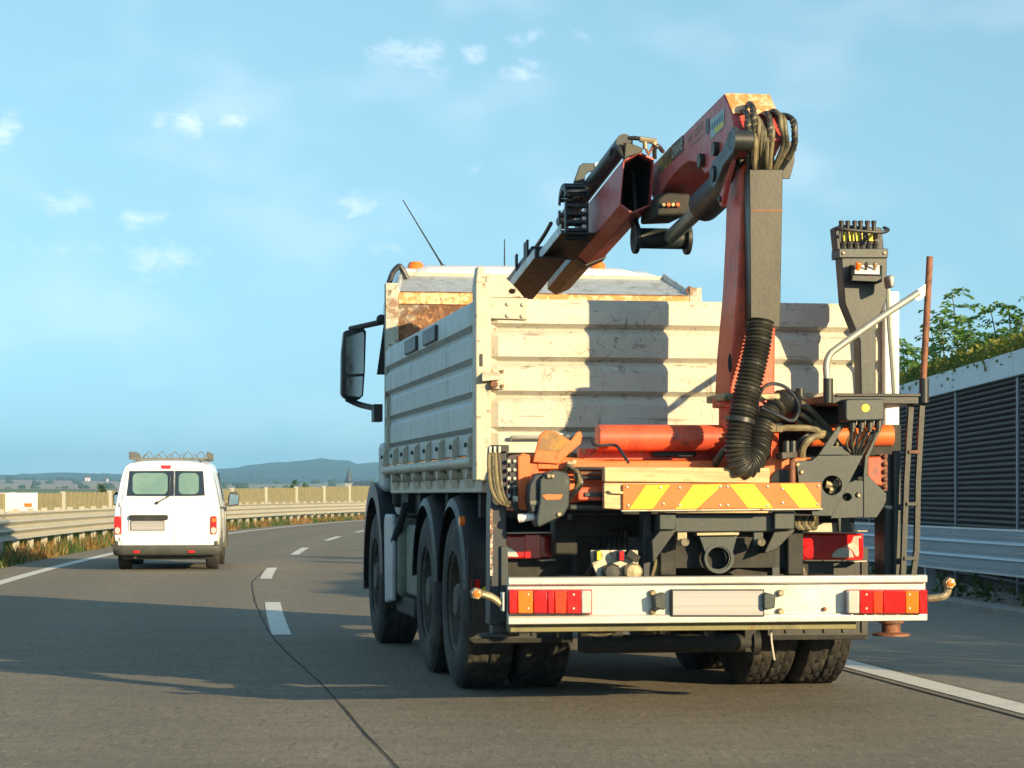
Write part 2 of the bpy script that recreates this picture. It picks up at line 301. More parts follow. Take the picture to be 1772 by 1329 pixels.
for r in rads:
    rings.append([(r * math.sin(a), r * math.cos(a), gz(r * math.sin(a), r * math.cos(a)) + ((noise.noise((a * 900, r / 60, 0)) * 2.6 + noise.noise((a * 260, r / 90, 5)) * 2.2) if 3450 < r < 4250 and abs(a) < R(32) else 0)) for a in angs])
mb.loft(rings, caps=False)
mg = M('field_and_grass', (.10, .13, .035), .9, 0, None, .2); t = mg.node_tree; n, l = t.nodes, t.links
b = n['Principled BSDF']; base = b.inputs['Base Color'].links[0].from_socket; c = n.new('ShaderNodeTexCoord')
mpn = n.new('ShaderNodeMapping'); mpn.inputs['Scale'].default_value = (1, .55, 1); mpn.inputs['Rotation'].default_value = (0, 0, .35); l.new(c.outputs['Object'], mpn.inputs[0])
vo = n.new('ShaderNodeTexVoronoi'); vo.inputs['Scale'].default_value = .0052; l.new(mpn.outputs[0], vo.inputs['Vector'])
rp = n.new('ShaderNodeValToRGB'); sv = n.new('ShaderNodeSeparateColor'); l.new(vo.outputs['Color'], sv.inputs[0]); l.new(sv.outputs[0], rp.inputs[0]); rp.color_ramp.interpolation = 'CONSTANT'
for i, (p, cc) in enumerate([(0, (.08, .12, .03)), (.22, (.30, .25, .13)), (.42, (.11, .17, .05)), (.6, (.34, .23, .15)), (.75, (.06, .10, .03)), (.88, (.20, .22, .08))]):
    e = rp.color_ramp.elements[i] if i < 2 else rp.color_ramp.elements.new(p); e.position = p; e.color = (*cc, 1)
geo = n.new('ShaderNodeSeparateXYZ'); l.new(c.outputs['Object'], geo.inputs[0])
ln = n.new('ShaderNodeVectorMath'); ln.operation = 'LENGTH'; l.new(c.outputs['Object'], ln.inputs[0])
def rng(src, a, b_):
    q = n.new('ShaderNodeMapRange'); l.new(src, q.inputs[0]); q.inputs[1].default_value = a; q.inputs[2].default_value = b_; return q.outputs[0]
mx1 = n.new('ShaderNodeMix'); mx1.data_type = 'RGBA'; l.new(rng(ln.outputs['Value'], 180, 260), mx1.inputs[0]); l.new(base, mx1.inputs[6]); l.new(rp.outputs[0], mx1.inputs[7])
wn_ = n.new('ShaderNodeTexNoise'); wn_.inputs['Scale'].default_value = .006; wn_.inputs['Detail'].default_value = 5; l.new(c.outputs['Object'], wn_.inputs['Vector'])
ad = n.new('ShaderNodeMath'); ad.operation = 'MULTIPLY_ADD'; l.new(wn_.outputs['Fac'], ad.inputs[0]); ad.inputs[1].default_value = 1500; l.new(ln.outputs['Value'], ad.inputs[2])
mx2 = n.new('ShaderNodeMix'); mx2.data_type = 'RGBA'; l.new(rng(ad.outputs[0], 3300, 3360), mx2.inputs[0]); l.new(mx1.outputs[2], mx2.inputs[6]); mx2.inputs[7].default_value = (.022, .045, .014, 1)
l.new(mx2.outputs[2], b.inputs['Base Color'])
struct(mb.build('ground', mg, smooth=60))

Ds = [-30 + i * 2 for i in range(96)] + [165 + 10 * i for i in range(16)]
def strip(name, o0, o1, z, mat, d0=-30, d1=310, zs=None, step=None):
    m_ = MB(); dd = [d for d in Ds if d0 <= d <= d1] if step is None else [d0 + (d1 - d0) * i / step for i in range(step + 1)]
    m_.loft([[road(d, o0) + Vector((0, 0, z)), road(d, o1) + Vector((0, 0, z))] for d in dd], caps=False, closed=False)
    return m_.build(name, mat, None, smooth=None)
m_asph = M('asphalt', (.262, .232, .178), .85, 0, [((.12, .108, .085), 34, .57, .10, .7, (1, .14, 1)), ((.42, .38, .30), 40, .62, .08, .7, (1, .14, 1)), ((.13, .115, .09), 19, .58, .12, .6, (.7, 1, 1)), ((.40, .36, .28), 24, .63, .1, .6, (.7, 1, 1)), ((.15, .135, .105), 1.1, .53, .25, .6, (.25, 1.4, 1)), ((.30, .265, .20), 3.2, .62, .12, .5, (.22, 2.4, 1)), ((.12, .108, .085), 7, .61, .14, .5, (.16, 2.6, 1)), ((.10, .09, .07), 55, .58, .10, .75), ((.38, .34, .26), 75, .60, .10, .7), ((.07, .065, .055), .9, .70, .06, .5)], .2, .5, 110, spec=.3)
m_asph2 = M('shoulder_asphalt', (.25, .238, .205), .85, 0, [((.14, .13, .11), 34, .58, .10, .6, (1, .16, 1)), ((.17, .16, .14), .8, .53, .25, .7, (.4, 1.2, 1)), ((.11, .10, .09), 60, .60, .08, .6), ((.36, .34, .29), 80, .62, .08, .6)], .18, .5, 140, spec=.3)
m_line = M('road_paint', (.66, .65, .60), .7, 0, [((.32, .30, .27), 30, .62, .06, .6), ((.4, .38, .34), 3, .55, .2, .4)], .1, .25, 120)
m_seal = M('sealed_joint', (.05, .048, .044), .95, 0, None, .2, spec=.1)
m_kerb = M('kerb_concrete', (.24, .23, .21), .85, 0, [((.14, .13, .11), 4, .5, .2, .6)], .2, .2)
m_grav = M('gravel', (.36, .33, .28), .95, 0, [((.16, .14, .11), 9, .5, .1, .7), ((.55, .52, .46), 30, .6, .1, .6)], .25, .6, 60)
m_verge = M('dry_verge', (.17, .14, .065), .95, 0, [((.10, .12, .03), 1.6, .5, .2, .7), ((.30, .20, .08), 4, .58, .15, .6)], .25, .4, 60)
rm = MB(); OFF = [-4.55 + 8.55 * i / 38 for i in range(39)]
rm.loft([[road(d, o_) for o_ in OFF] for d in Ds], caps=False, closed=False); ro_ = rm.build('road', m_asph, None, smooth=None)
at_ = ro_.data.attributes.new('offset', 'FLOAT', 'POINT'); at_.data.foreach_set('value', [o_ for d in Ds for o_ in OFF]); struct(ro_)
def tracks(m):
    t = m.node_tree; n, l = t.nodes, t.links; b = n['Principled BSDF']; src = b.inputs['Base Color'].links[0].from_socket
    a = n.new('ShaderNodeAttribute'); a.attribute_name = 'offset'; mr = n.new('ShaderNodeMapRange'); l.new(a.outputs['Fac'], mr.inputs[0]); mr.inputs[1].default_value = -4.55; mr.inputs[2].default_value = 4.0
    rp = n.new('ShaderNodeValToRGB'); l.new(mr.outputs[0], rp.inputs[0]); el_ = rp.color_ramp.elements; rp.color_ramp.interpolation = 'B_SPLINE'
    st_ = [(0, 1.0), (.09, 1.0), (.20, .80), (.30, 1.02), (.42, .78), (.52, 1.05), (.62, .76), (.73, 1.0), (.84, .78), (.94, 1.0)]
    for i, (p, v) in enumerate(st_):
        e = el_[i] if i < 2 else el_.new(p); e.position = p; e.color = (v / 1.1, v / 1.1, v / 1.1, 1)
    mu = n.new('ShaderNodeMix'); mu.data_type = 'RGBA'; mu.blend_type = 'MULTIPLY'; mu.inputs[0].default_value = 1; l.new(src, mu.inputs[6]); l.new(rp.outputs[0], mu.inputs[7]); l.new(mu.outputs[2], b.inputs['Base Color'])
tracks(m_asph)
struct(strip('road_shoulder', 4.004, 7.15, .0, m_asph2))
struct(strip('gravel_verge', 7.4, 11.5, -.004, m_grav))
struct(strip('grass_verge', -9.5, -4.552, -.012, m_verge))
struct(strip('far_road', -20.5, -11.0, -.01, m_asph2))
mk = MB(); prof = [(7.152, -.03), (7.152, .055), (7.19, .075), (7.38, .075), (7.398, .05), (7.398, -.03)]
mk.loft([[road(d, o) + Vector((0, 0, z)) for o, z in prof] for d in Ds], caps=True); struct(mk.build('kerb', m_kerb, smooth=30))
mk = MB()
for o0 in (-3.87,):
    struct(strip('edge_line', o0, o0 + .2, .004, m_line))
struct(strip('edge_line', 3.72, 3.94, .004, m_line))
for d0, d1, oc in ((19.75, 25.8, -.05), (33.1, 38.2, -.17), (46.7, 52.9, 0), (61.5, 67.5, .1), (75, 81, .1), (89, 95, .1), (103, 109, .1)):
    struct(strip('lane_dash', oc - .085, oc + .085, .004, m_line, d0, d1, step=6))
jm = MB()       # wandering sealed joint beside the lane line
dd = [6 + .5 * i for i in range(68)]
def jo(d):
    T_ = [(6, .16), (10, .12), (14.3, .06), (18.9, -.12), (22.7, -.19), (27.7, -.27), (32, -.34), (40, -.20)]
    for (a, b_), (c_, e) in zip(T_, T_[1:]):
        if d <= c_: return b_ + (e - b_) * (d - a) / (c_ - a)
    return T_[-1][1]
jm.loft([[road(d, jo(d) + .012 * noise.noise((d * .9, 0, 0)) - .005 - .004 * noise.noise((d * 5, 3, 0))) + Vector((0, 0, .004)), road(d, jo(d) + .012 * noise.noise((d * .9, 0, 0)) + .005) + Vector((0, 0, .004))] for d in dd], caps=False, closed=False)
struct(jm.build('sealed_joint', m_seal, smooth=None))
struct(strip('sealed_joint', 3.62, 3.645, .004, m_seal, 2, 60))

# ------------------------------------------------------------------ guardrails (triple-wave beams on posts)
def wave(zc):            # profile of a triple-wave beam: (sideways, height)
    P = []
    for i in range(25):
        t = i / 24; P.append((.052 * math.cos(t * 6 * math.pi) * (1 if .02 < t < .98 else .7), zc + (t - .5) * .50))
    return P
m_rail_shade = M('shade_blue_rail', (.50, .54, .58), .38, .45, [((.34, .37, .40), 3, .54, .2, .5, (.3, .3, 1)), ((.25, .22, .17), 14, .70, .05, .4)], .08)  # same galvanised steel as m_rail; blue of the shade put into its colour
def guardrail(off, side, d0, d1, zc, label, postgap, secl=4.0, ptop=.03, m_rail=m_rail):
    root = empty('guardrail', road((d0 + d1) / 2 if False else d0, off)); ro = Vector(root.location)
    tag(root, label, 'guardrail')
    d = d0; i = 0; pr = wave(zc)
    while d < d1 - .1:
        e = min(d + secl, d1); m_ = MB(); rr = []
        for q in (0, .33, .66, 1):
            dq = d - .10 + (e - d + .12) * q
            jog = .004 * (i % 2)
            rr.append([road(dq, off + side * (x + jog)) + Vector((0, 0, z)) - ro for x, z in pr] + [road(dq, off + side * (x + jog - .005)) + Vector((0, 0, z)) - ro for x, z in reversed(pr)])
        m_.loft(rr); m_.build('beam', m_rail, root, smooth=50)
        if e - d > 2 and d < 95:
            bl = MB()
            for zz in (zc - .083, zc + .083):
                for q in (.02, .5):
                    p = road(d + (e - d) * q, off + side * (-.034)) + Vector((0, 0, zz)) - ro; t_ = road(d, off + side * .1) - road(d, off)
                    bl.cyl(p, p + t_.normalized() * .03, .016, 8)
            bl.build('bolt', m_under, root)
        d = e; i += 1
    d = d0 + .3
    while d < d1:
        p = road(d, off - side * .16); q = road(d + .5, off - side * .16); ax = (q - p).normalized(); sd = Vector((ax.y, -ax.x, 0))
        m_ = MB(); pr2 = [(-.06, -.035), (.06, -.035), (.06, -.029), (-.054, -.029), (-.054, .029), (.06, .029), (.06, .035), (-.06, .035)]
        m_.loft([[p - ro + sd * x + ax * y + Vector((0, 0, z)) for x, y in pr2] for z in (-.15, zc + .25 + ptop)]); m_.build('post', m_rail, root, smooth=None)
        m_ = MB(); a = road(d, off - side * .1) - ro; bq = road(d, off - side * .045) - ro
        m_.beam(a + Vector((0, 0, zc)), bq + Vector((0, 0, zc)), .08, .34); m_.build('spacer', m_rail, root, smooth=None)
        d += postgap
    return root
guardrail(7.75, -1, 3, 72, .585, 'galvanised triple wave guardrail on gravel beside the dark slatted wall', 4.0, ptop=-.06, m_rail=m_rail_shade)
guardrail(-5.15, 1, 20, 124, .62, 'galvanised triple wave guardrail in dry grass beyond the white van', 1.9, ptop=.07)
guardrail(-7.6, -1, 34, 124, .55, 'second galvanised guardrail backing onto the far carriageway', 3.8, ptop=.02)

# ------------------------------------------------------------------ noise wall on the right
def wallx(D): return 5.98 + (D - 27) * .009
wr = empty('noise_wall', (wallx(19.3), 19.3, 0)); wo = Vector(wr.location)
tag(wr, 'dark brown ribbed noise wall with pale metal cap behind the guardrail', 'wall')
posts = [19.3 + 4 * i for i in range(8)]
ZB, ZT, NS = .12, 2.60, 35; pitch = (ZT - ZB) / NS
slat = None
for i in range(len(posts) - 1):
    a, b_ = posts[i], posts[i + 1]
    m_ = MB(); m_.box(wallx(a) - .02, wallx(a) + .14, a - .055, a + .055, -.1, ZT); m_.v = [tuple(Vector(p) - wo) for p in m_.v]; m_.build('post', m_wallpost, wr, .006)
    m_ = MB(); m_.box(wallx(a) - .06, wallx(a) + .16, a + .004, b_ - .004, ZT + .002, 2.90)
    m_.v = [tuple(Vector((p[0] + wallx(p[1]) - wallx(a), p[1], p[2])) - wo) for p in m_.v]
    cp = m_.build('wall_cap', m_wallcap, wr, .008)
    if i % 2 == 0:
        m_ = MB()
        for zz in (2.66, 2.75, 2.84): m_.ball((wallx(b_) - .062 - wo.x, b_ - .05 - wo.y, zz), .011, 8)
        m_.build('rivet', m_wallpost, cp)
    m_ = MB(); m_.box(wallx(a) + .06, wallx(a) + .12, a, b_, ZB - .2, ZT); m_.v = [tuple(Vector((p[0] + wallx(p[1]) - wallx(a), p[1], p[2])) - wo) for p in m_.v]; m_.build('back_panel', m_wallslat, wr)
    if a > 43: continue
    for k in range(NS):
        if slat is None:
            L = 4 - .11; m_ = MB(); pr = [(.05, -.5), (.01, -.42), (-.012, -.2), (-.018, 0), (-.012, .2), (.01, .42), (.05, .5)]
            m_.loft([[(x + wallx(y) - wallx(0), y, z * pitch * .92) for x, z in pr] for y in (0, L)])
            slat = m_.build('slat', m_wallslat, wr, smooth=60); s_ = slat
        else: s_ = inst(slat, wr)
        s_.location = (wallx(a) - wo.x + .012 + random.uniform(-.003, .003), a + .055 - wo.y, ZB + pitch * (k + .5))

# ------------------------------------------------------------------ foliage helpers
def leafquad(m_, p, d, up, L, W):
    d = Vector(d).normalized(); s_ = d.cross(Vector(up)); s_ = s_.normalized() if s_.length > .01 else d.orthogonal().normalized()
    m_.add([p, p + d * L * .5 + s_ * W * .5, p + d * L, p + d * L * .5 - s_ * W * .5], [(0, 1, 2, 3)])
def rvec(): return Vector((random.gauss(0, 1), random.gauss(0, 1), random.gauss(0, 1))).normalized()
def acacia(loc, tips, label):
    """young robinia: trunk, limbs to the given shoot tips, feathered compound leaves"""
    root = empty('acacia_tree', loc); tag(root, label, 'tree', None); lo = Vector(loc)
    tr = MB(); cr = MB(); h0 = 1.5
    tr.tube([(0, 0, -.1), (.03, .02, .8), (0, .05, h0)], [.07, .055, .045], 8)
    for tip in tips:
        tip = Vector(tip) - lo; st = Vector((0, .05, random.uniform(1.0, h0)))
        path = curve([st, st.lerp(tip, .5) + Vector((random.uniform(-.1, .1), random.uniform(-.1, .1), -.1)), tip], 8)
        tr.tube(path, [.03 * (1 - i / len(path)) + .004 for i in range(len(path))], 6)
        for i, p in enumerate(path):
            if i < len(path) * .4 or (i % 2 and i < len(path) - 4): continue
            for k in range(4):
                a = random.uniform(0, 6.28); d = Vector((math.cos(a), math.sin(a), random.uniform(-.1, 1.1))).normalized()
                L = random.uniform(.30, .52) * (1.1 - .4 * i / len(path)); q = Vector(p)
                for j in range(8):
                    t_ = (j + 1) / 8; dd_ = (d + Vector((0, 0, -.9)) * t_ * t_).normalized(); q = q + dd_ * L / 8; sd = dd_.cross(Vector((0, 0, 1)))
                    sd = sd.normalized() if sd.length > .05 else dd_.orthogonal()
                    for sg in (-1, 1): leafquad(cr, q, (sd * sg + dd_ * .35 + Vector((0, 0, random.uniform(-.7, .3)))), rvec() if random.random() < .6 else (0, 0, 1), .088, .05)
                leafquad(cr, q, dd_, (0, 0, 1), .05, .024)
    tr.build('trunk', m_bark, root); cr.build('crown', m_leaf, root, smooth=None); return root
acacia((6.9, 34.2, 0), [pix(1648, 510, 34), pix(1625, 548, 34.6), pix(1675, 555, 33.6), pix(1612, 575, 35), pix(1690, 585, 33.4), pix(1655, 570, 34)], 'young acacia with feathered leaves rising tallest above the wall cap')
acacia((7.1, 31.4, 0), [pix(1745, 528, 31.2), pix(1715, 540, 31.6), pix(1768, 555, 31), pix(1800, 525, 31), pix(1735, 580, 31.4), pix(1780, 585, 31)], 'broad leafy acacia behind the wall above the wider cap section')
acacia((7.0, 40.5, 0), [pix(1562, 596, 40), pix(1545, 612, 40.5), pix(1580, 618, 39.8), pix(1570, 610, 40)], 'low acacia shoots peeping over the wall next to the ladder rail')
cr = MB()
for i in range(15000):
    D = random.uniform(19.5, 44); x = wallx(D) + random.uniform(.02, .55); hump = .5 + .5 * noise.noise((D * .55, 2, 0))
    z = 2.86 + random.random() ** 1.5 * (.10 + .30 * hump) + (.08 if x > wallx(D) + .2 else 0)
    if random.random() < .012 * hump: x = wallx(D) - .085; z = 2.9 - random.random() ** 2 * .3 * hump
    leafquad(cr, Vector((x, D, z)), rvec() + Vector((0, 0, .3)), rvec(), random.uniform(.05, .11), random.uniform(.035, .07))
tag(struct(cr.build('creeper', m_creeper, smooth=None), 'stuff'), 'yellow green creeper growing along the top of the noise wall', 'creeper')
# supports the creeper: planted bank behind the wall
bk = MB(); bk.loft([[(wallx(D) + .2, D, -.03), (wallx(D) + .2, D, 2.78), (wallx(D) + 2.5, D, 2.7), (wallx(D) + 7, D, -.03)] for D in (19.5, 25, 31, 37, 44)]); struct(bk.build('earth_bank', m_verge))
# assumed bank and bushes, added out of frame to shade shoulder and guardrail
bk = MB(); bk.loft([[road(d, 9.6) + Vector((0, 0, -.03)), road(d, 11.2) + Vector((0, 0, 1.3 + .2 * math.sin(d))), road(d, 13) + Vector((0, 0, 1.2)), road(d, 17) + Vector((0, 0, -.03))] for d in [-26 + 3 * i for i in range(15)]]); struct(bk.build('earth_bank', m_verge, smooth=60))
for i in range(11):
    d = -24 + i * 3.9; c_ = road(d, 11.2); hh = random.uniform(3.1, 3.45) - (.25 if i in (3, 7) else 0)
    root = empty('shade_bush', (c_.x, c_.y, 1.1)); tag(root, 'leafy green bush added out of view to shade the hard shoulder', 'bush', 'bushes added out of view for shade')
    cr = MB(); st = MB()
    for k in range(5): st.tube([(0, 0, -.2), (random.uniform(-.4, .4), random.uniform(-.6, .6), .7), (random.uniform(-.8, .8), random.uniform(-1.2, 1.2), hh - 1.5)], [.03, .02, .008], 5)
    for k in range(2600):
        v = rvec() * random.uniform(.35, 1) ** .5; p = Vector((v.x * 1.15, v.y * 2.0, max(-.1, (v.z * .5 + .5) * (hh - 1.15 + .35 * noise.noise((v.y * 3, i, v.x * 2))))))
        leafquad(cr, p, rvec(), rvec(), .17, .11)
    st.build('stem', m_bark, root); cr.build('foliage', m_weed, root, smooth=None)

# verge grass and weeds
gm, dm = MB(), MB()
for i in range(26000):
    d = 24 + 100 * random.random() ** 1.25; o_ = random.uniform(-7.2, -4.62); p = road(d, o_); nn = noise.noise((d * .35, o_ * .8, 0)) + .25 * random.uniform(-1, 1)
    edge = min(1, (-4.55 - o_) / .5); h = random.uniform(.10, .34) * (.35 + .65 * edge); h *= 1.0 + .7 * max(0, nn)
    tgt = gm if nn > .0 + (.10 if o_ > -5.4 else -.12) else dm
    a = random.uniform(0, 6.28); s_ = Vector((math.cos(a), math.sin(a), 0)) * random.uniform(.010, .022); lean = Vector((random.uniform(-.4, .4), random.uniform(-.4, .4), 1)) * h
    tgt.add([p - s_ + Vector((0, 0, -.02)), p + s_ + Vector((0, 0, -.02)), p + lean * .6 + s_ * .7, p + lean], [(0, 1, 2, 3)])
tag(struct(gm.build('weeds', m_weed, smooth=None), 'stuff'), 'green weeds growing under the guardrail beyond the van', 'weeds')
tag(struct(dm.build('dry_grass', m_dry, smooth=None), 'stuff'), 'orange dry grass along the left road edge under the guardrail', 'grass')
sm, wm = MB(), MB()
for i in range(2600):
    d = random.uniform(14, 44); o_ = random.uniform(7.42, 9.4); p = road(d, o_); r_ = random.uniform(.012, .04)
    sm.add([p + Vector((math.cos(q * 1.57 + i) * r_, math.sin(q * 1.57 + i) * r_, 0)) for q in range(4)] + [p + Vector((0, 0, r_ * .9))], [(0, 1, 4), (1, 2, 4), (2, 3, 4), (3, 0, 4)])
tag(struct(sm.build('loose_stones', m_grav, smooth=None), 'stuff'), 'loose pale stones on the gravel strip under the right guardrail', 'stones')
for i in range(70):
    d = random.uniform(17, 44); p = road(d, random.uniform(7.5, 9.3)); s0 = random.uniform(.10, .24)
    for k in range(26): leafquad(wm, p + Vector((random.gauss(0, .07), random.gauss(0, .07), random.uniform(0, s0))), rvec() + Vector((0, 0, .5)), rvec(), .10, .05)
tag(struct(wm.build('gravel_weeds', m_weed, smooth=None), 'stuff'), 'low green weeds sprouting from the gravel strip by the kerb', 'weeds')

# ------------------------------------------------------------------ far barrier, trees, spire, houses
br = empty('timber_noise_barrier', road(106, -22)); bo = Vector(br.location); tag(br, 'long olive timber noise barrier with pale posts across the far carriageway', 'barrier')
def btop(D): return 1.31 + .8 * max(0, min(1.4, (D - 117) / 83))
d = 106
while d < 290:
    e = d + 8; m_ = MB(); p, q = road(d, -22) - bo, road(e, -22) - bo; t_ = (q - p).normalized()
    n_ = 10
    for k in range(n_):
        a = p + (q - p) * (k / n_); c_ = p + (q - p) * ((k + .93) / n_)
        m_.hexa([a + Vector((0, 0, -.1)), c_ + Vector((0, 0, -.1)), c_ + Vector((0, .08, -.1)), a + Vector((0, .08, -.1)), a + Vector((0, 0, btop(d))), c_ + Vector((0, 0, btop(e))), c_ + Vector((0, .08, btop(e))), a + Vector((0, .08, btop(d)))])
    m_.build('board_panel', m_barrier, br, smooth=None)
    m_ = MB(); m_.beam(p + Vector((0, -.05, -.1)), p + Vector((0, -.05, btop(d) + .06)), .26, .22, (0, 1, 0)); m_.build('post', m_barpost, br, smooth=None); d = e
pw = road(113, -20.8); sgn = empty('white_cabinet', (pw.x, pw.y, 0)); tag(sgn, 'white ribbed roadside cabinet with small orange plate before the timber barrier', 'cabinet')
m_ = MB(); m_.box(-1.6, .38, -.03, .03, .15, 1.34); pnl = m_.build('panel', m_vanwhite, sgn, .01)
for zz in (.35, .6, .85, 1.1):
    m_ = MB(); m_.box(-1.6, .38, -.05, -.031, zz, zz + .05); m_.build('rib', m_vanwhite, pnl)
m_ = MB(); m_.box(-.25, .12, -.056, -.052, .63, .82); m_.build('orange_plate', m_lenso, sgn)
m_ = MB(); m_.box(-.9, -.8, .04, .12, -.1, 1.3); m_.box(.2, .3, .04, .12, -.1, 1.3); m_.build('stand', m_barpost, sgn)
def blobtree(name, loc, h, wd, label, mat, n_=700, ls=.28, group=None):
    root = empty(name, loc); tag(root, label, 'tree', group); tr = MB(); cr = MB()
    tr.tube([(0, 0, -.2), (.03 * h, 0, h * .35), (0, .02 * h, h * .75)], [h * .035, h * .025, h * .008], 7)
    for k in range(4): tr.tube([(0, 0, h * .3), (random.uniform(-.3, .3) * wd, random.uniform(-.3, .3) * wd, h * .65)], [h * .016, h * .006], 5)
    cl = [Vector((random.gauss(0, .22) * wd, random.gauss(0, .22) * wd, h * random.uniform(.32, .88))) for _ in range(9)]
    for k in range(n_):
        c_ = random.choice(cl); p = c_ + rvec() * random.random() ** .5 * wd * .24; leafquad(cr, p, rvec(), rvec(), ls, ls * .6)
    tr.build('trunk', m_bark, root); cr.build('crown', mat, root, smooth=None); return root
p = pix(507, 858, 215); blobtree('field_tree', (p.x, p.y, -.03), 3.15, 1.0, 'slim bright green sapling behind the timber barrier', m_fartree, 500, .22)
p = pix(523, 858, 208); blobtree('field_tree', (p.x, p.y, -.03), 2.75, .95, 'shorter bushy sapling beside the slim one behind the timber barrier', m_fartree, 500, .22)
p = pix(178, 858, 180); blobtree('field_tree', (p.x, p.y, -.03), 2.15, 1.0, 'small dark shrub showing over the barrier beyond the van', m_fartree, 400, .22)
# church
p = pix(604, 846, 1200); gzz = gz(p.x, p.y); ch = empty('church', (p.x, p.y, gzz)); tag(ch, 'distant village church with a dark pointed spire', 'church')
m_stone = M('church_render', (.35, .34, .31), .8, 0, None, .1); m_slate = M('dark_slate', (.035, .045, .05), .6, 0, None, .1)
m_ = MB(); m_.box(-2, 2, -2, 2, -2, 3.0); m_.box(2, 13, -3, 3, -2, 1.2); m_.build('wall', m_stone, ch, smooth=None)
m_ = MB(); m_.lathe([(3.0, 2.9), (2.2, 4.0), (1.2, 7.0), (.12, 11.2), (.05, 12.2)], (0, 0, 0), (0, 0, 1), 8); m_.build('spire', m_slate, ch, smooth=None)
m_ = MB(); m_.prism([(2, -3.3, 1.2), (2, 3.3, 1.2), (2, 0, 3.6)], (11.2, 0, 0)); m_.build('roof', m_slate, ch, smooth=None)
m_tile = M('clay_roof', (.22, .10, .06), .8, 0, None, .15)
for i, (u, v, D) in enumerate(((152, 835, 2500), (184, 834, 2450))):
    x = (u - U0) / F * D; z = gz(x, D); hs = empty('farm_house', (x, D, z)); tag(hs, ['white gabled farm house alone on the far wooded slope', 'smaller white farm house right of the gabled one on the far slope'][i], 'house')
    k = 1 - .25 * i
    m_ = MB(); m_.box(-2.6 * k, 2.6 * k, -2.5, 2.5, -1, 3.6 * k); m_.build('wall', m_vanwhite, hs, smooth=None)
    m_ = MB(); m_.prism([(-2.9 * k, -2.8, 3.6 * k), (-2.9 * k, 2.8, 3.6 * k), (-2.9 * k, 0, 5.4 * k)], (5.8 * k, 0, 0)); m_.build('roof', m_tile, hs, smooth=None)
    m_ = MB(); m_.box(-.5, .5, -2.53, -2.48, 1, 2.2); m_.build('window', m_glassdark, hs, smooth=None)
hd = MB()
for i in range(420):
    a = R(random.uniform(-15, 8)); D = random.uniform(1300, 3300) if i > 140 else random.choice((1500, 2100, 2650, 3050)) + random.uniform(-25, 25); x, y = D * math.sin(a), D * math.cos(a)
    if i <= 140 and noise.noise((a * 25, D * .002, 0)) < 0: continue
    s_ = random.uniform(1.2, 2.6); z = gz(x, y)
    for k in range(3): hd.ball((x + random.uniform(-1, 1) * s_, y, z + s_ * random.uniform(.3, .8)), s_ * random.uniform(.7, 1), 7)
mh = M('far_hedge', (.03, .055, .02), .9, 0, None, .3); tag(struct(hd.build('far_trees', mh), 'stuff'), 'scattered hedges and trees dotting the far fields', 'trees')
# haze over the valley
hz = MB(); hz.box(-3600, 3600, -60, 7200, -12, 130); mhz = bpy.data.materials.new('haze_air'); mhz.use_nodes = True
hn = mhz.node_tree.nodes; hn.clear(); ho = hn.new('ShaderNodeOutputMaterial'); pv = hn.new('ShaderNodeVolumePrincipled')
pv.inputs['Color'].default_value = (.28, .62, 1, 1); pv.inputs['Density'].default_value = .00022; pv.inputs['Anisotropy'].default_value = 0
mhz.node_tree.links.new(pv.outputs[0], ho.inputs['Volume']); struct(hz.build('haze', mhz, smooth=None), 'stuff')

# ================================================================== crane truck
PSI = math.atan(678 / 4000); OX, OY = 1.031, 13.43; CS, SN = math.cos(PSI), math.sin(PSI)
def tp(u, v, Y):          # photo pixel -> truck coordinates on the cross plane at Y (forward positive, tailgate at 0)
    a = (u - U0) / F; b_ = (V0 - v) / F; D = (Y - OX * SN + OY * CS) / (CS - a * SN)
    return Vector(((a * D - OX) * CS + (D - OY) * SN, Y, HC + b_ * D))
def tx(u, v, X):          # photo pixel -> truck coordinates on the lengthwise plane at X
    a = (u - U0) / F; b_ = (V0 - v) / F; D = (X + OX * CS + OY * SN) / (a * CS + SN)
    return Vector((X, -(a * D - OX) * SN + (D - OY) * CS, HC + b_ * D))
TR = empty('crane_truck', (OX, OY, 0), PSI)
tag(TR, 'white tipper truck with a folded red loading crane mounted behind its tailgate', 'truck')
def outl(px, Y): return [tp(u, v, Y) for u, v in px]
def plate(name, px, Y0, Y1, mat, parent=TR, bevel=.004, holes=(), label=None):
    m_ = MB(); m_.prism(outl(px, Y0), (0, Y1 - Y0, 0), [outl(h, Y0) for h in holes]); return m_.build(name, mat, parent, bevel, label=label)
def circ(u, v, r, n=16, rv=None): return [(u + r * math.cos(2 * math.pi * i / n), v + (rv or r) * math.sin(2 * math.pi * i / n)) for i in range(n)]
def rect(u0, v0, u1, v1): return [(u0, v0), (u1, v0), (u1, v1), (u0, v1)]
def hose(name, pts, r, mat, parent=TR, n=8, k=8): m_ = MB(); m_.tube(curve(pts, k), r, n); return m_.build(name, mat, parent)
def boltat(name, p, r, d, mat, parent, n=8, dirv=(0, -1, 0)):
    m_ = MB(); p = Vector(p); dv = Vector(dirv); m_.lathe([(r, 0), (r, d * .7), (r * .6, d)], p, dv, n); return m_.build(name, mat, parent)
def zof(v, Y=0., u=900): return tp(u, v, Y).z

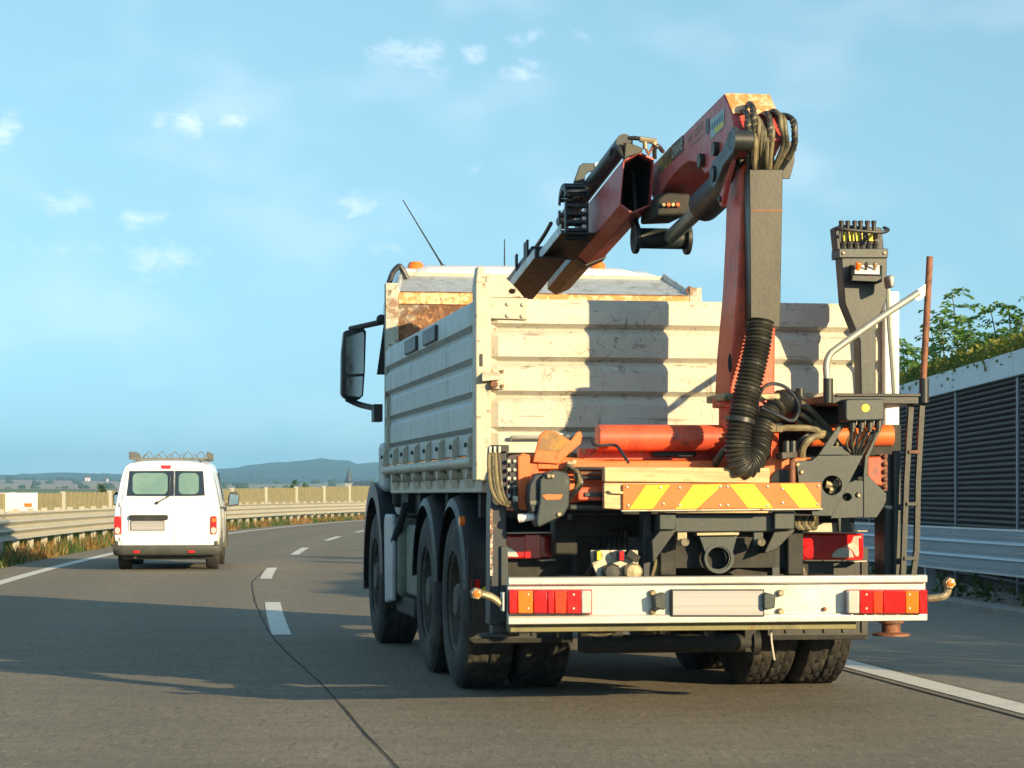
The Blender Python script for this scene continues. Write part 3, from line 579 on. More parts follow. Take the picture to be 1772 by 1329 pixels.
# --- chassis and axles
m_ = MB()
for s_ in (-1, 1):
    m_.prism([(s_ * .40, -.95, .76), (s_ * .40, -.95, 1.06), (s_ * .40, 6.3, 1.06), (s_ * .40, 6.3, .76)], (.09 * s_ * -1, 0, 0))
m_.build('chassis_rail', m_under, TR, .008)
for y in (-.9, .2, 1.8, 3.2, 4.6): m_ = MB(); m_.box(-.31, .31, y, y + .12, .80, 1.0); m_.build('cross_member', m_under, TR)
for y in (1.15, 2.45):
    m_ = MB(); m_.cyl((-.9, y, .54), (.9, y, .54), .085, 14); m_.ball((0, y, .56), .24, 16); m_.cyl((0, y - .3, .56), (0, y + .3, .6), .13, 14); m_.build('rear_axle', m_under, TR)
m_ = MB(); m_.beam((-.95, 5.6, .5), (.95, 5.6, .5), .12, .14); m_.build('front_axle', m_under, TR)
m_ = MB(); m_.cyl(tp(1010, 1115, .2), tp(1300, 1112, .2), .055, 12); m_.cyl(tp(1300, 1112, .2), tp(1312, 1112, .2), .075, 12); m_.build('stabiliser_bar', m_under, TR)
for u in (1012, 1065, 1225, 1295): m_ = MB(); m_.beam(tp(u, 1040, .2), tp(u, 1128, .2), .07, .09, (0, 1, 0)); m_.build('spring_hanger', m_under, TR, .006)
m_ = MB(); m_.box(-.62, .62, .35, 3.2, .56, .95); m_.build('axle_suspension', m_under, TR, .03)

# --- wheels
def tyre_mesh(r, wd):
    m_ = MB(); n = 100; rings = []
    prof = [(.56 * r, .04), (.58 * r, .0), (.72 * r, -.012), (.88 * r, -.004), (.955 * r, .012), (.985 * r, .03)]
    for i in range(n):
        a = 2 * math.pi * i / n; ca, sa = math.cos(a), math.sin(a); ring = [(t, q * ca, q * sa) for q, t in prof]
        nt = 18
        for k in range(nt + 1):
            t = .03 + (wd - .06) * k / nt; rr = r
            gro = k in (9,)                       # round grooves between ribs
            lat = ((i + k // 3) % 4 == 0)         # cross grooves, staggered from rib to rib
            if gro: rr -= .014
            elif lat: rr -= .014
            elif k in (4, 14) and i % 3: rr -= .008
            ring.append((t, rr * ca, rr * sa))
        ring += [(wd - t, q * ca, q * sa) for q, t in reversed(prof)]; rings.append(ring)
    rings.append(rings[0]); mm = MB(); mm.loft([list(x) for x in rings], caps=False, closed=False); return mm
def rim_mesh(r, wd, dish):   # dish: +1 outer face deep (dual), -1 bulging (front)
    m_ = MB(); q = .58 * r
    if dish > 0: pr = [(q, 0), (q + .015, .006), (q - .02, .02), (q - .035, .10), (q - .05, .16), (q * .62, .165), (q * .5, .13), (.12, .13), (.11, .03), (.09, .01), (.001, .01)]
    else: pr = [(q, .0), (q + .015, .006), (q - .02, .02), (q - .03, .08), (q * .8, .07), (q * .55, .05), (q * .5, .04), (.12, .03), (.10, .0), (.001, -.002)]
    m_.lathe([(a, b_) for a, b_ in pr], (0, 0, 0), (1, 0, 0), 40, caps=False)
    m_.lathe([(q, wd * .98), (q, wd * .5), (q * .5, wd * .5), (.001, wd * .5)], (0, 0, 0), (1, 0, 0), 32, caps=False); return m_
TR_R, TR_W = .54, .31
ty_me = tyre_mesh(TR_R, TR_W).mesh('tyre', 28); ty_me.materials.append(m_tyre)
rim_o = rim_mesh(TR_R, TR_W, 1).mesh('rim', 30); rim_o.materials.append(m_rim)
rim_f = rim_mesh(TR_R, TR_W, -1).mesh('rim', 30); rim_f.materials.append(m_rim)
nutm = MB(); [nutm.cyl((.128, .155 * math.cos(k * .628), .155 * math.sin(k * .628)), (.10, .155 * math.cos(k * .628), .155 * math.sin(k * .628)), .016, 6) for k in range(10)]
nut_me = nutm.mesh('wheel_nuts'); nut_me.materials.append(m_rim)
nutf = MB(); [nutf.cyl((.05, .165 * math.cos(k * .628), .165 * math.sin(k * .628)), (.02, .165 * math.cos(k * .628), .165 * math.sin(k * .628)), .016, 6) for k in range(10)]
nutf_me = nutf.mesh('wheel_nuts'); nutf_me.materials.append(m_rim)
def wheel(x, y, side, rimme, nuts):
    o = bpy.data.objects.new('wheel', rimme); sc.collection.objects.link(o); o.parent = TR; o.location = (x, y, TR_R - .004)
    o.rotation_euler = (random.uniform(0, 6), 0, 0 if side < 0 else math.pi)
    t_ = bpy.data.objects.new('tyre', ty_me); sc.collection.objects.link(t_); t_.parent = o
    if nuts: k = bpy.data.objects.new('wheel_nuts', nuts); sc.collection.objects.link(k); k.parent = o; k['kind'] = 'stuff'
for y in (1.15, 2.45):
    wheel(-1.22, y, -1, rim_o, nut_me); wheel(-.87, y, -1, rim_f, None); wheel(1.22, y, 1, rim_o, nut_me); wheel(.87, y, 1, rim_f, None)
wheel(-1.22, 5.6, -1, rim_f, nutf_me); wheel(1.22, 5.6, 1, rim_f, nutf_me)

# --- mudguards and flaps
for y in (1.15, 2.45):
    for s_ in (-1, 1):
        m_ = MB(); inn, o2 = [], []; x0, x1 = s_ * 1.245, s_ * .56
        ang = [R(8 + 164 * i / 18) for i in range(19)]
        rows = []
        for a in ang:
            c_, q = math.cos(a), math.sin(a); r0 = .625
            rows.append([(x0, y + (r0 - .05) * c_, .55 + (r0 - .05) * q), (x0 - s_ * .015, y + r0 * c_, .55 + r0 * q), (x0 - s_ * .06, y + (r0 + .022) * c_, .55 + (r0 + .022) * q), (x1, y + (r0 + .022) * c_, .55 + (r0 + .022) * q),
                         (x1, y + (r0 + .01) * c_, .55 + (r0 + .01) * q), (x0 - s_ * .05, y + (r0 + .01) * c_, .55 + (r0 + .01) * q), (x0 - s_ * .012, y + (r0 - .05) * c_, .55 + (r0 - .05) * q)])
        m_.loft(rows); m_.build('mudguard', m_black, TR, smooth=40)
YF = .46
for s_ in (-1, 1):
    m_ = MB(); m_.prism([(s_ * 1.235, YF, .315), (s_ * .60, YF, .315), (s_ * .60, YF, .88), (s_ * 1.235, YF, .88)], (0, .012, 0)); mf = m_.build('mudflap', m_black, TR, .004)
    m_ = MB(); m_.prism([(s_ * 1.235, YF - .035, .345), (s_ * 1.20, YF - .03, .318), (s_ * .62, YF - .03, .318), (s_ * .60, YF - .035, .345)], (0, .03, 0)); m_.build('flap_edge', m_under, mf, .003)
    for k in range(5): m_ = MB(); m_.box(s_ * 1.2 - s_ * .12 * k - .01, s_ * 1.2 - s_ * .12 * k + .01, YF - .012, YF - .001, .36, .80); m_.build('flap_rib', m_black, mf)
plate('warning_sticker', rect(816, 1003, 831, 1024), .448, .452, m_lensr); plate('warning_sticker', rect(831, 996, 850, 1014), .440, .446, m_black); plate('warning_sticker', [(836, 1015), (850, 1014), (850, 1025), (832, 1025)], .449, .453, m_yellow)

# --- tipper body
XL, XR, YB = -1.25, 1.25, 4.62
ZT_, Z1, Z2, Z3, Z4, Z5 = zof(516), zof(569), zof(626.5), zof(685.5), zof(748), zof(786)
bands = [(ZT_, Z1), (Z1, Z2), (Z2, Z3), (Z3, Z4)]
m_ = MB(); m_.box(-1.22, 1.22, .05, 4.6, Z5 - .10, Z5 - .02); m_.build('bed_floor', m_under, TR)
for y in (.5, 1.2, 1.9, 2.6, 3.3, 4.0): m_ = MB(); m_.box(-1.15, 1.15, y, y + .1, 1.06, Z5 - .102); m_.build('bed_bearer', m_under, TR)
def board_profile(z0, z1, first, last):   # (outwards, height) from groove to groove
    g = .028
    return [(-.03, z0 + .004), (-.03, z0 + .010), (0, z0 + .018 + g * .5), (0, z1 - (.03 if first else .018 + g)), (-.012, z1 - (.004 if first else .012 + g * .35)), (-.03, z1 - .004)]
tg = MB(); tg.box(-1.165, 1.165, .032, .06, Z5, ZT_ - .006); tg = tg.build('tailgate', m_frame, TR)
for i, (a, b_) in enumerate(bands + [(Z4, Z5)]):
    pr = board_profile(b_, a, i == 0, False) if i < 4 else [(-.03, b_), (0, b_ + .01), (0, a - .008), (-.004, a - .003), (-.03, a - .003)]
    m_ = MB(); m_.loft([[(x + (q * .028 if False else 0), -y + (0 if abs(x) < 1.13 else .026), z) for y, z in pr] for x, q in ((-1.165, 1), (-1.125, 0), (1.125, 0), (1.165, 1))]); m_.build('board', m_board, tg, smooth=25)
sw = MB(); sw.box(XL + .03, XL + .05, .10, YB, Z5 + .0, ZT_ - .006); sw = sw.build('side_wall', m_frame, TR)
for i, (a, b_) in enumerate(bands):
    pr = board_profile(b_, a, i == 0, False); m_ = MB(); m_.loft([[(XL - y, q, z) for y, z in pr] for q in (.10, YB)]); m_.build('board', m_sideb, sw, smooth=25)
m_ = MB(); m_.box(XL + .004, XL + .03, .10, YB, Z5, Z4 - .006); m_.build('lower_board', m_sideb, sw, .003)
for k in range(8):
    y = .14 + k * .62; m_ = MB(); m_.prism([(XL + .004, y, Z4 - .002), (XL - .03, y, Z4 - .03), (XL - .035, y, Z5 - .01), (XL + .004, y, Z5 - .02)], (0, .045, 0)); m_.build('hinge_bracket', m_frame, sw, .004)
    m_ = MB(); m_.cyl((XL - .036, y + .022, Z4 - .07), (XL - .05, y + .022, Z4 - .07), .014, 8); m_.build('bolt', m_dark, sw)
m_ = MB(); m_.cyl((XL + .0, .10, Z5 - .045), (XL + .0, YB, Z5 - .045), .035, 12); m_.build('hinge_tube', m_frame, TR)
m_ = MB(); m_.box(XL + .04, XL + .09, .06, YB, Z5 - .22, Z5 - .03); m_.build('bed_side_rail', m_frame, TR, .006)
for k in range(7):
    y = .35 + k * .62; m_ = MB(); m_.prism([(XL + .0, y, Z5 - .07), (XL + .042, y, Z5 - .2), (XL + .042, y, Z5 - .07)], (0, .3, 0)); m_.build('gusset', m_frame, TR, .003)
    m_ = MB(); m_.cyl((XL + .04, y - .12, Z5 - .11), (XL - .03, y - .12, Z5 - .11), .03, 10); m_.build('hinge_pin', m_frame, TR)
for y in (1.65, 2.65):      # rubber pads on the top board
    m_ = MB(); m_.box(XL - .02, XL + .002, y, y + .62, ZT_ - .135, ZT_ - .035); m_.build('rubber_pad', m_navy, sw, .006)
m_ = MB(); m_.beam((XL - .005, 4.35, Z4 - .02), (XL - .005, 4.35, Z2 - .02), .035, .02, (0, 1, 0)); m_.build('locking_bar', m_frame, sw, .004)
sr = MB(); sr.box(XR - .05, XR - .03, .10, YB, Z5, ZT_ - .006); sr = sr.build('side_wall', m_frame, TR)
for i, (a, b_) in enumerate(bands): pr = board_profile(b_, a, i == 0, False); m_ = MB(); m_.loft([[(XR + y, q, z) for y, z in pr] for q in (.10, YB)]); m_.build('board', m_sideb, sr, smooth=25)
# corner posts
ztop = zof(463); zbot = zof(832)
m_ = MB(); m_.box(XL - .012, XL + .078, -.035, .095, zbot, ztop - .09); m_.prism([(XL - .012, -.03, ztop - .092), (XL + .045, -.03, ztop - .092), (XL + .045, -.03, ztop - .02), (XL + .03, -.03, ztop), (XL + .0, -.03, ztop)], (0, .11, 0)); cp = m_.build('corner_post', m_frame, TR, .008)
m_ = MB(); m_.box(XL + .012, XL + .028, -.041, -.034, zof(635), zof(614)); m_.build('slot', m_black, cp)
m_ = MB(); m_.box(XR - .078, XR + .012, -.035, .095, Z5 - .15, zof(505, 0, 1540)); m_.build('corner_post', m_vanwhite, TR, .008)
plate('hinge_plate', [(846, 515), (913, 516), (913, 553), (846, 551)], -.022, -.002, m_frame, tg)
for u, v in ((851, 526), (879, 526), (905, 527), (851, 545), (879, 546), (904, 547)): boltat('rivet', tp(u, v, -.022), .013, .012, m_frame, tg)
plate('gusset_plate', [(841, 476), (870, 476), (895, 500), (907, 515), (843, 515)], -.012, .002, m_frame, TR, holes=[circ(886, 504, 6, 12, 4.5)])
lt = plate('latch', rect(846, 638, 874, 673), -.022, -.003, m_frame, tg)
m_ = MB(); m_.hexa([tp(834, 660, -.09), tp(866, 657, -.09), tp(866, 657, -.025), tp(834, 660, -.025), tp(834, 650, -.09), tp(866, 652, -.09), tp(866, 643, -.025), tp(834, 643, -.025)]); m_.build('latch_cover', m_frame, lt, .004)
for u, v in ((851, 643), (869, 643), (851, 668), (869, 668)): boltat('bolt', tp(u, v, -.022), .011, .014, m_brass, lt)
m_ = MB(); m_.lathe([(.022, 0), (.022, .05), (.01, .052)], tp(853, 666, -.025), (0, -1, 0), 10); m_.build('latch_pin', m_rusttube, lt)
hose('handle_bar', [tp(885, 760, -.01), tp(889, 757, -.04), tp(930, 757, -.04), tp(936, 760, -.01)], .012, m_galv, tg)
hose('handle_bar', [tp(978, 760, -.01), tp(984, 756, -.05), tp(1028, 757, -.05), tp(1032, 760, -.01)], .012, m_galv, tg)
# headboard with forward-sloping visor
zh = zof(505, YB, 800); m_ = MB(); m_.box(XL + .0, XR - .0, YB + .005, YB + .06, Z5 - .1, zh); hb = m_.build('headboard', m_rustboard, TR, .004)
m_ = MB(); m_.prism([(XL + .11, YB + .0, zh), (XR - .11, YB + .0, zh), (XR - .2, 5.12, zh + .17), (XL + .2, 5.12, zh + .17)], (0, .02, -.012)); vz = m_.build('visor', m_visor, hb)
m_ = MB(); m_.beam((XL + .19, 5.13, zh + .175), (XR - .19, 5.13, zh + .175), .04, .035); m_.build('visor_edge', m_frame, hb, .004)
for s_ in (-1, 1):
    m_ = MB(); m_.prism([(s_ * 1.135, YB, zh - .02), (s_ * 1.05, 5.12, zh + .17), (s_ * 1.06, 5.12, zh + .215), (s_ * 1.15, YB, zh + .03)], (s_ * .012, 0, 0)); m_.build('visor_cheek', m_visor, hb)
    m_ = MB(); m_.box(s_ * 1.20 - .05, s_ * 1.20 + .05, YB - .012, YB + .07, Z5 - .1, zh + .06); m_.build('headboard_post', m_postw, hb, .006)
m_ = MB(); m_.box(-1.15, 1.15, YB - .010, YB + .004, zh - .10, zh - .012); m_.build('headboard_rail', m_chip, hb, .004)
m_ = MB(); m_.tube([tp(1193, 503, YB) + Vector((.022 * math.cos(a), 0, .03 * math.sin(a))) for a in [i * .63 for i in range(11)]], .007, 6); m_.build('lifting_eye', m_rusttube, hb)

# --- cab (only roof edge, left edge and mirror show over the body)
cab_prof = [(5.05, .95), (5.05, 2.78), (5.25, 2.98), (5.6, 3.05), (6.3, 3.02), (6.75, 2.85), (7.05, 2.2), (7.1, 1.2), (7.1, .75), (6.4, .75), (6.2, 1.15), (5.75, 1.3), (5.3, 1.15), (5.2, .95)]
m_ = MB(); rows = []
for x, k in ((-1.12, 1), (-1.06, 0), (1.06, 0), (1.12, 1)):
    rows.append([(x * (1 - max(0, y - 5.2) * .07), y, z - (.10 if k and z > 2.7 else 0)) for y, z in cab_prof])
m_.loft(rows); cab = m_.build('cab', m_white, TR, .05, seg=3)
m_ = MB(); rf = [(5.12, 2.9), (5.25, 3.02), (5.6, 3.08), (6.2, 3.06), (6.6, 2.95), (6.7, 2.85)]
m_.loft([[(x, y, z - dz) for y, z in rf] + [(x, y, 2.7) for y, z in reversed(rf)] for x, dz in ((-1.04, .12), (-.98, .05), (-.8, .01), (0, 0), (.8, .01), (.98, .05), (1.04, .12))]); m_.build('cab_roof', m_white, cab, smooth=50)
m_ = MB(); m_.prism([(-1.086, 5.75, 1.95), (-1.012, 6.75, 1.95), (-1.022, 6.62, 2.6), (-1.079, 5.85, 2.62)], (.01, 0, 0)); m_.build('side_window', m_glassdark, cab)
m_ = MB(); m_.prism([(-1.05, 7.05, 2.25), (1.05, 7.05, 2.25), (1.0, 6.82, 2.78), (-1.0, 6.82, 2.78)], (0, .03, 0)); m_.build('windscreen', m_glassdark, cab)
m_ = MB(); m_.box(-1.15, 1.15, 4.92, 5.03, 1.1, 2.75); m_.build('cab_rear_panel', m_black, cab, .03)
for u in (719, 1034):
    p = tp(u, 472, 5.55); bc = MB(); bc.lathe([(.075, -.06), (.075, 0), (.068, .012), (.066, .06), (.05, .085), (.001, .095)], p, (0, 0, 1), 20); b_ = bc.build('beacon', m_lenso, TR)
    m_ = MB(); m_.lathe([(.08, -.13), (.08, -.045), (.07, -.044)], p, (0, 0, 1), 20); m_.build('beacon_base', m_black, b_)
a0 = tp(771, 468, 5.6); an = MB(); an.tube([a0, tp(757, 445, 5.6), tp(697, 346, 5.6)], [.012, .007, .004], 6); an = an.build('antenna', m_black, TR); m_ = MB(); m_.lathe([(.03, -.03), (.02, .02), (.012, .05)], a0, (-.4, 0, 1), 8); m_.build('antenna_base', m_black, an)
m_ = MB(); m_.tube([tp(873, 475, 5.6), tp(873, 414, 5.6)], [.007, .004], 6); m_.build('antenna', m_black, TR)
hose('air_intake_rail', [tp(673, 490, 5.0), tp(680, 472, 5.0), tp(690, 461, 5.0), tp(696, 466, 5.0), tp(705, 483, 5.0)], .022, m_navy, TR)
# mirror
YM = 6.75; mr = MB(); px = [(596, 572), (630, 567), (634, 574), (632, 640), (629, 684), (622, 692), (598, 690), (591, 682), (592, 610)]
mr.prism(outl(px, YM), (0, .16, 0)); mr = mr.build('mirror_housing', m_black, TR, .02, seg=3)
m_ = MB(); m_.prism(outl([(599, 584), (628, 574), (630, 580), (629, 646), (602, 648), (598, 644)], YM - .004), (0, .003, 0)); m_.build('mirror_glass', m_mirror, mr)
m_ = MB(); m_.prism(outl([(600, 653), (628, 651), (626, 684), (622, 687), (602, 684), (598, 680)], YM - .004), (0, .003, 0)); m_.build('mirror_glass', m_mirror, mr)
m_ = MB(); m_.tube(curve([tp(668, 556, 6.4), tp(648, 560, 6.5), tp(607, 569, YM + .08)], 5), .026, 8); m_.ball(tp(660, 553, 6.4), .045); m_.build('mirror_arm', m_black, mr)
m_ = MB(); m_.tube(curve([tp(600, 690, YM + .08), tp(622, 700, YM), tp(652, 707, 6.4)], 5), .026, 8); m_.box(*sorted((tp(645, 715, 6.4).x, tp(660, 715, 6.4).x)), 6.3, 6.5, tp(650, 730, 6.4).z, tp(650, 700, 6.4).z); m_.build('mirror_arm', m_black, mr)
# front mudguard, step, tank, exhaust
m_ = MB(); rows = []
for i in range(17):
    a = R(-12 + 190 * i / 16); c_, q = math.cos(a), math.sin(a); rows.append([(-1.25, 5.6 + .62 * c_, .56 + .62 * q), (-1.245, 5.6 + .72 * c_, .56 + .74 * q), (-.6, 5.6 + .72 * c_, .56 + .74 * q), (-.6, 5.6 + .66 * c_, .56 + .66 * q), (-1.2, 5.6 + .66 * c_, .56 + .66 * q)])
m_.loft(rows); m_.build('front_mudguard', m_navy, TR)
m_ = MB(); m_.box(-1.215, -1.10, 5.0, 5.45, 1.22, 1.62); m_.build('cab_corner_panel', m_tank, TR, .05, seg=3)
m_ = MB(); m_.box(-1.205, -.72, 4.15, 4.85, .42, 1.02); tk = m_.build('fuel_tank', m_tankg, TR, .06, seg=3)
m_ = MB(); m_.prism([(-1.24, 4.25, .40), (-1.24, 4.75, .36), (-1.24, 4.82, .98), (-1.24, 4.75, 1.05), (-1.24, 4.25, 1.05)], (.035, 0, 0)); m_.build('tank_fairing', m_tank, tk, .02, seg=3)
m_ = MB(); m_.box(-1.16, -.70, 3.35, 4.05, .45, .98); bb = m_.build('battery_box', m_tankg, TR, .03)
m_ = MB(); m_.cyl((-1.05, 3.42, .58), (-1.05, 3.30, .54), .105, 20); m_.lathe([(.085, 0), (.085, -.05), (.001, -.05)], (-1.05, 3.30, .54), (0, -1, 0), 20, caps=False); m_.build('exhaust_pipe', m_rim, TR)
m_ = MB(); m_.ball((-1.03, 3.33, .80), .035); m_.build('filler_cap', m_lensr, bb)
m_ = MB(); m_.box(-1.03, -.98, 3.325, 3.35, .62, .70); m_.build('side_marker', m_lenso, bb)
hose('tie_rod', [(-1.18, 3.9, 1.12), (-1.2, 4.1, .98), (-1.22, 4.3, .85)], .03, m_navy, TR)
m_ = MB(); m_.box(-1.1, -.5, 3.3, 4.9, 1.03, 1.28); m_.build('air_tank_rack', m_under, TR, .03)
m_ = MB(); m_.box(-1.17, -1.0, 3.5, 4.6, .30, .44); m_.build('side_guard', m_under, TR, .02)
m_ = MB(); m_.cyl((-1.245, .52, 1.04), (-1.275, .52, 1.04), .03, 12); m_.build('side_marker', m_lenso, TR)

# --- rear frame, truck lamps, bumper
plate('lamp_carrier', rect(868, 967, 965, 1045), -.30, -.20, m_under); plate('lamp_carrier', rect(1385, 972, 1480, 1000), -.42, -.3, m_dark)
def rearlamp(px0, Y, split, flip):
    u0, v0, u1, v1 = px0; o = plate('tail_lamp', rect(u0, v0, u1, v1), Y, Y + .07, m_lensr if flip else m_lensd, TR, .012)
    if flip:
        plate('reversing_lens', [(u1 - 56, v1 - 4), (u1 - 53, v1 - 12), (u1 - 46, v1 - 19), (u1 - 36, v1 - 22), (u1 - 26, v1 - 20), (u1 - 20, v1 - 14), (u1 - 17, v1 - 4)], Y - .010, Y + .01, m_lensc, o); plate('indicator_lens', [(u1 - 35, v1 - 23), (u1 - 22, v0 + 16), (u1 - 18, v0 + 5), (u1 - 4, v0 + 4), (u1 - 6, v1 - 24), (u1 - 9, v1 - 6), (u1 - 15, v1 - 6), (u1 - 19, v1 - 15), (u1 - 25, v1 - 21)], Y - .005, Y + .01, m_lensp, o)
        plate('amber_lens', rect(u1 - 9, v0 + 8, u1 - 3, v1 - 14), Y - .007, Y, m_lensr, o); plate('round_reflector', circ(u0 + 14, v1 - 14, 12), Y - .006, Y, m_lensd, o)
    else:
        plate('brake_lens', rect(u1 - 48, v0 - 1, u1 - 20, v1 - 1), Y - .006, Y + .01, m_lensr, o); plate('reversing_lens', [(u0 - 0, v1 - 3), (u0 + 28, v1 - 3), (u0 + 22, v1 - 14), (u0 + 12, v1 - 20), (u0, v1 - 20)], Y - .004, Y + .01, m_lensc, o)
        plate('round_reflector', circ(u1 - 10, v1 - 12, 9), Y - .006, Y, m_lensd, o)
    plate('lamp_bracket', [(u0 - 2, v0 - 4), (u1 + 6, v0 - 5), (u1 + 6, v0 - 3), (u0 - 2, v0 - 2)], Y - .06, Y + .08, m_frame, o, .001); plate('lamp_bracket', [(u1 - 20, v1 + 2), (u1 + 5, v1 + 1), (u1 + 5, v1 + 3), (u1 - 20, v1 + 4)], Y - .04, Y + .08, m_frame, o, .001)
rearlamp((1386, 923, 1495, 969), -.50, 0, True); rearlamp((870, 926, 956, 967), -.38, 0, False)
YBP = -1.15
def zb(v): return tp(1240, v, YBP).z
x0, x1 = tp(880, 1040, YBP).x, tp(1605, 1040, YBP).x
prb = [(0, zb(1077)), (0, zb(1066)), (.008, zb(1063)), (.03, zb(1063)), (.03, zb(1011)), (.008, zb(1011)), (0, zb(1009)), (0, zb(998.5)), (.012, zb(997)), (.06, zb(997)), (.06, zb(1077)), (.012, zb(1078))]
m_ = MB(); m_.loft([[(x, YBP + y, z) for y, z in prb] for x in (x0, x1)]); bp = m_.build('rear_bumper', m_alu, TR, .003, smooth=25)
def cluster(u0, u1, order):
    o = plate('lamp_cluster', rect(u0 - 1, 1020, u1 + 1, 1063), YBP - .002, YBP + .028, m_lensd, bp, .004); k = u0
    for wpx, mt in order: plate('lens', rect(k + .4, 1022, k + wpx - .4, 1061.5), YBP - .045, YBP - .003, mt, bp, .006); k += wpx
    for q in (.23, .78):
        for v in (1029, 1053): boltat('screw', tp(u0 + (u1 - u0) * q, v, YBP - .045), .006, .003, m_galv, bp)
cluster(881, 1024, [(15, m_lensr), (27, m_lenso), (25, m_lensd), (12, m_lensr), (21, m_lensm), (25, m_lensr), (18, m_lensc)])
cluster(1468, 1604, [(20, m_lensc), (23, m_lensr), (18, m_lensm), (38, m_lensr), (24, m_lenso), (13, m_lensr)])
plate('plate_frame', rect(1162, 1020, 1323, 1067), YBP - .010, YBP + .028, m_dark, bp, .003); npl = plate('number_plate', rect(1164.5, 1022.5, 1320.5, 1064.5), YBP - .014, YBP - .0105, m_numplate, bp, .001)
for u, s_ in ((1140, 1), (1335, -1)):
    plate('plate_lamp', [(u - 8 * s_, 1030), (u + 10 * s_, 1025), (u + 13 * s_, 1029), (u + 13 * s_, 1051), (u + 9 * s_, 1056), (u - 6 * s_, 1052)], YBP - .05, YBP + .028, m_plate, bp, .006)
    for v in (1026, 1058): boltat('bolt', tp(u - 12 * s_ if s_ > 0 else u + 14, v, YBP + .03), .018, .03, m_brass, bp, 10)
boltat('bolt', tp(1426, 1054, YBP + .03), .012, .02, m_rusttube, bp)
m_ = MB(); m_.box(x0 + .02, tp(1489, 1085, YBP).x, YBP + .07, YBP + .20, tp(1240, 1091, YBP + .07).z, zb(1070)); m_.build('underrun_bar', M('olive_underrun', (.20, .185, .075), .6, 0, [((.09, .085, .05), 5, .5, .15, .7), (RUST, 22, .66, .05, .6)], .15), TR, .005)
for u in (1010, 1450): m_ = MB(); m_.box(tp(u, 1050, YBP).x - .05, tp(u, 1050, YBP).x + .05, YBP + .07, -.7, .55, .76); m_.build('bumper_arm', m_under, TR, .005)
for pts, q in (([tp(868, 1046, YBP + .02), tp(850, 1033, YBP + .01), tp(829, 1027, YBP)], tp(824, 1027, YBP - .01)), ([tp(1606, 1036, YBP + .02), tp(1630, 1033, YBP), tp(1639, 1026, YBP), tp(1641, 1015, YBP)], tp(1642, 1009, YBP - .01))):
    ml = MB(); ml.tube(curve(pts, 5), .020, 10); ml = ml.build('marker_stalk', m_brass, TR)
    m_ = MB(); m_.lathe([(.030, 0), (.034, .012), (.034, .04), (.028, .05)], q + Vector((0, .02, 0)), (0, -1, 0), 6); m_.build('marker_body', m_brass, ml)
    m_ = MB(); m_.lathe([(.020, 0), (.018, .008), (.001, .012)], q + Vector((0, -.03, 0)), (0, -1, 0), 14); m_.build('marker_lens', m_lenso, ml)
plate('marker_mount', rect(869, 1025, 874, 1058), YBP - .01, YBP + .05, m_visor)
# things between bumper and crane
pl_ = plate('socket_plate', [(1022, 952), (1104, 952), (1105, 998), (1034, 998), (1024, 975)], -.98, -.965, m_frame)
for u, mt in ((1033, m_yellow), (1072, m_lensr)):
    m_ = MB(); m_.cyl(tp(u, 961, -1.04), tp(u, 961, -.98), .03, 12); c_ = m_.build('air_coupling', m_navy, pl_); plate('coupling_flap', rect(u, 954, u + 8, 970), -1.06, -1.042, mt, c_)
for u in (1056, 1093): m_ = MB(); m_.lathe([(.05, 0), (.05, .05), (.04, .06), (.001, .062)], tp(u, 990, -.98), (0, -1, 0), 8 if u < 1070 else 16); m_.build('trailer_socket', m_dark if u < 1070 else m_brass, pl_)
m_ = MB(); m_.beam(tp(1085, 955, -1.03), tp(1103, 968, -1.0), .04, .03, (0, 1, 0)); m_.build('clamp_lever', m_dark, pl_)
hose('cable_loop', [tp(990, 1075, -1.0), tp(1003, 1092, -1.02), tp(1035, 1098, -1.02), tp(1062, 1092, -1.02), tp(1075, 1074, -1.0)], .012, m_hose)
hose('cable_loop', [tp(1012, 1076, -1.02), tp(1030, 1090, -1.04), tp(1052, 1090, -1.04), tp(1068, 1076, -1.02)], .010, m_hose)
hose('loose_cord', [tp(1334, 1078, -1.0), tp(1335, 1108, -1.01), tp(1340, 1142, -1.0)], .006, m_frame)
for i in range(6):
    u = 1040 + i * 9; hose('air_hose', [tp(u, 905, -.5), tp(u - 3, 940, -.55 - .02 * i), tp(u - 18 + 4 * i, 985, -.6), tp(u - 30 + 8 * i, 1000, -.5)], .014, m_wrap)
for i in range(3): hose('tan_cable', [tp(1140 + 4 * i, 950, -.9), tp(1134 + 4 * i, 975, -.92), tp(1127 + 5 * i, 1000, -.9)], .009, m_olive)
plate('frame_upright', rect(1113, 885, 1128, 1000), -.9, -.8, m_navy); plate('frame_upright', rect(1336, 945, 1350, 1000), -.9, -.8, m_plate)
hose('air_hose', [tp(1350, 945, -.85), tp(1375, 970, -.86), tp(1392, 997, -.85)], .022, m_hose); hose('air_hose', [tp(1356, 955, -.8), tp(1372, 985, -.8), tp(1388, 1000, -.8)], .016, m_hose)
hose('air_hose', [tp(1165, 930, -.8), tp(1160, 965, -.8), tp(1140, 995, -.8)], .018, m_hose)
for u0, u1, v0, v1 in ((960, 1000, 900, 960), (990, 1110, 890, 930), (1385, 1480, 893, 920), (1370, 1400, 975, 998)): plate('valve_block', rect(u0, v0, u1, v1), -.55, -.40, m_under, TR, .012)
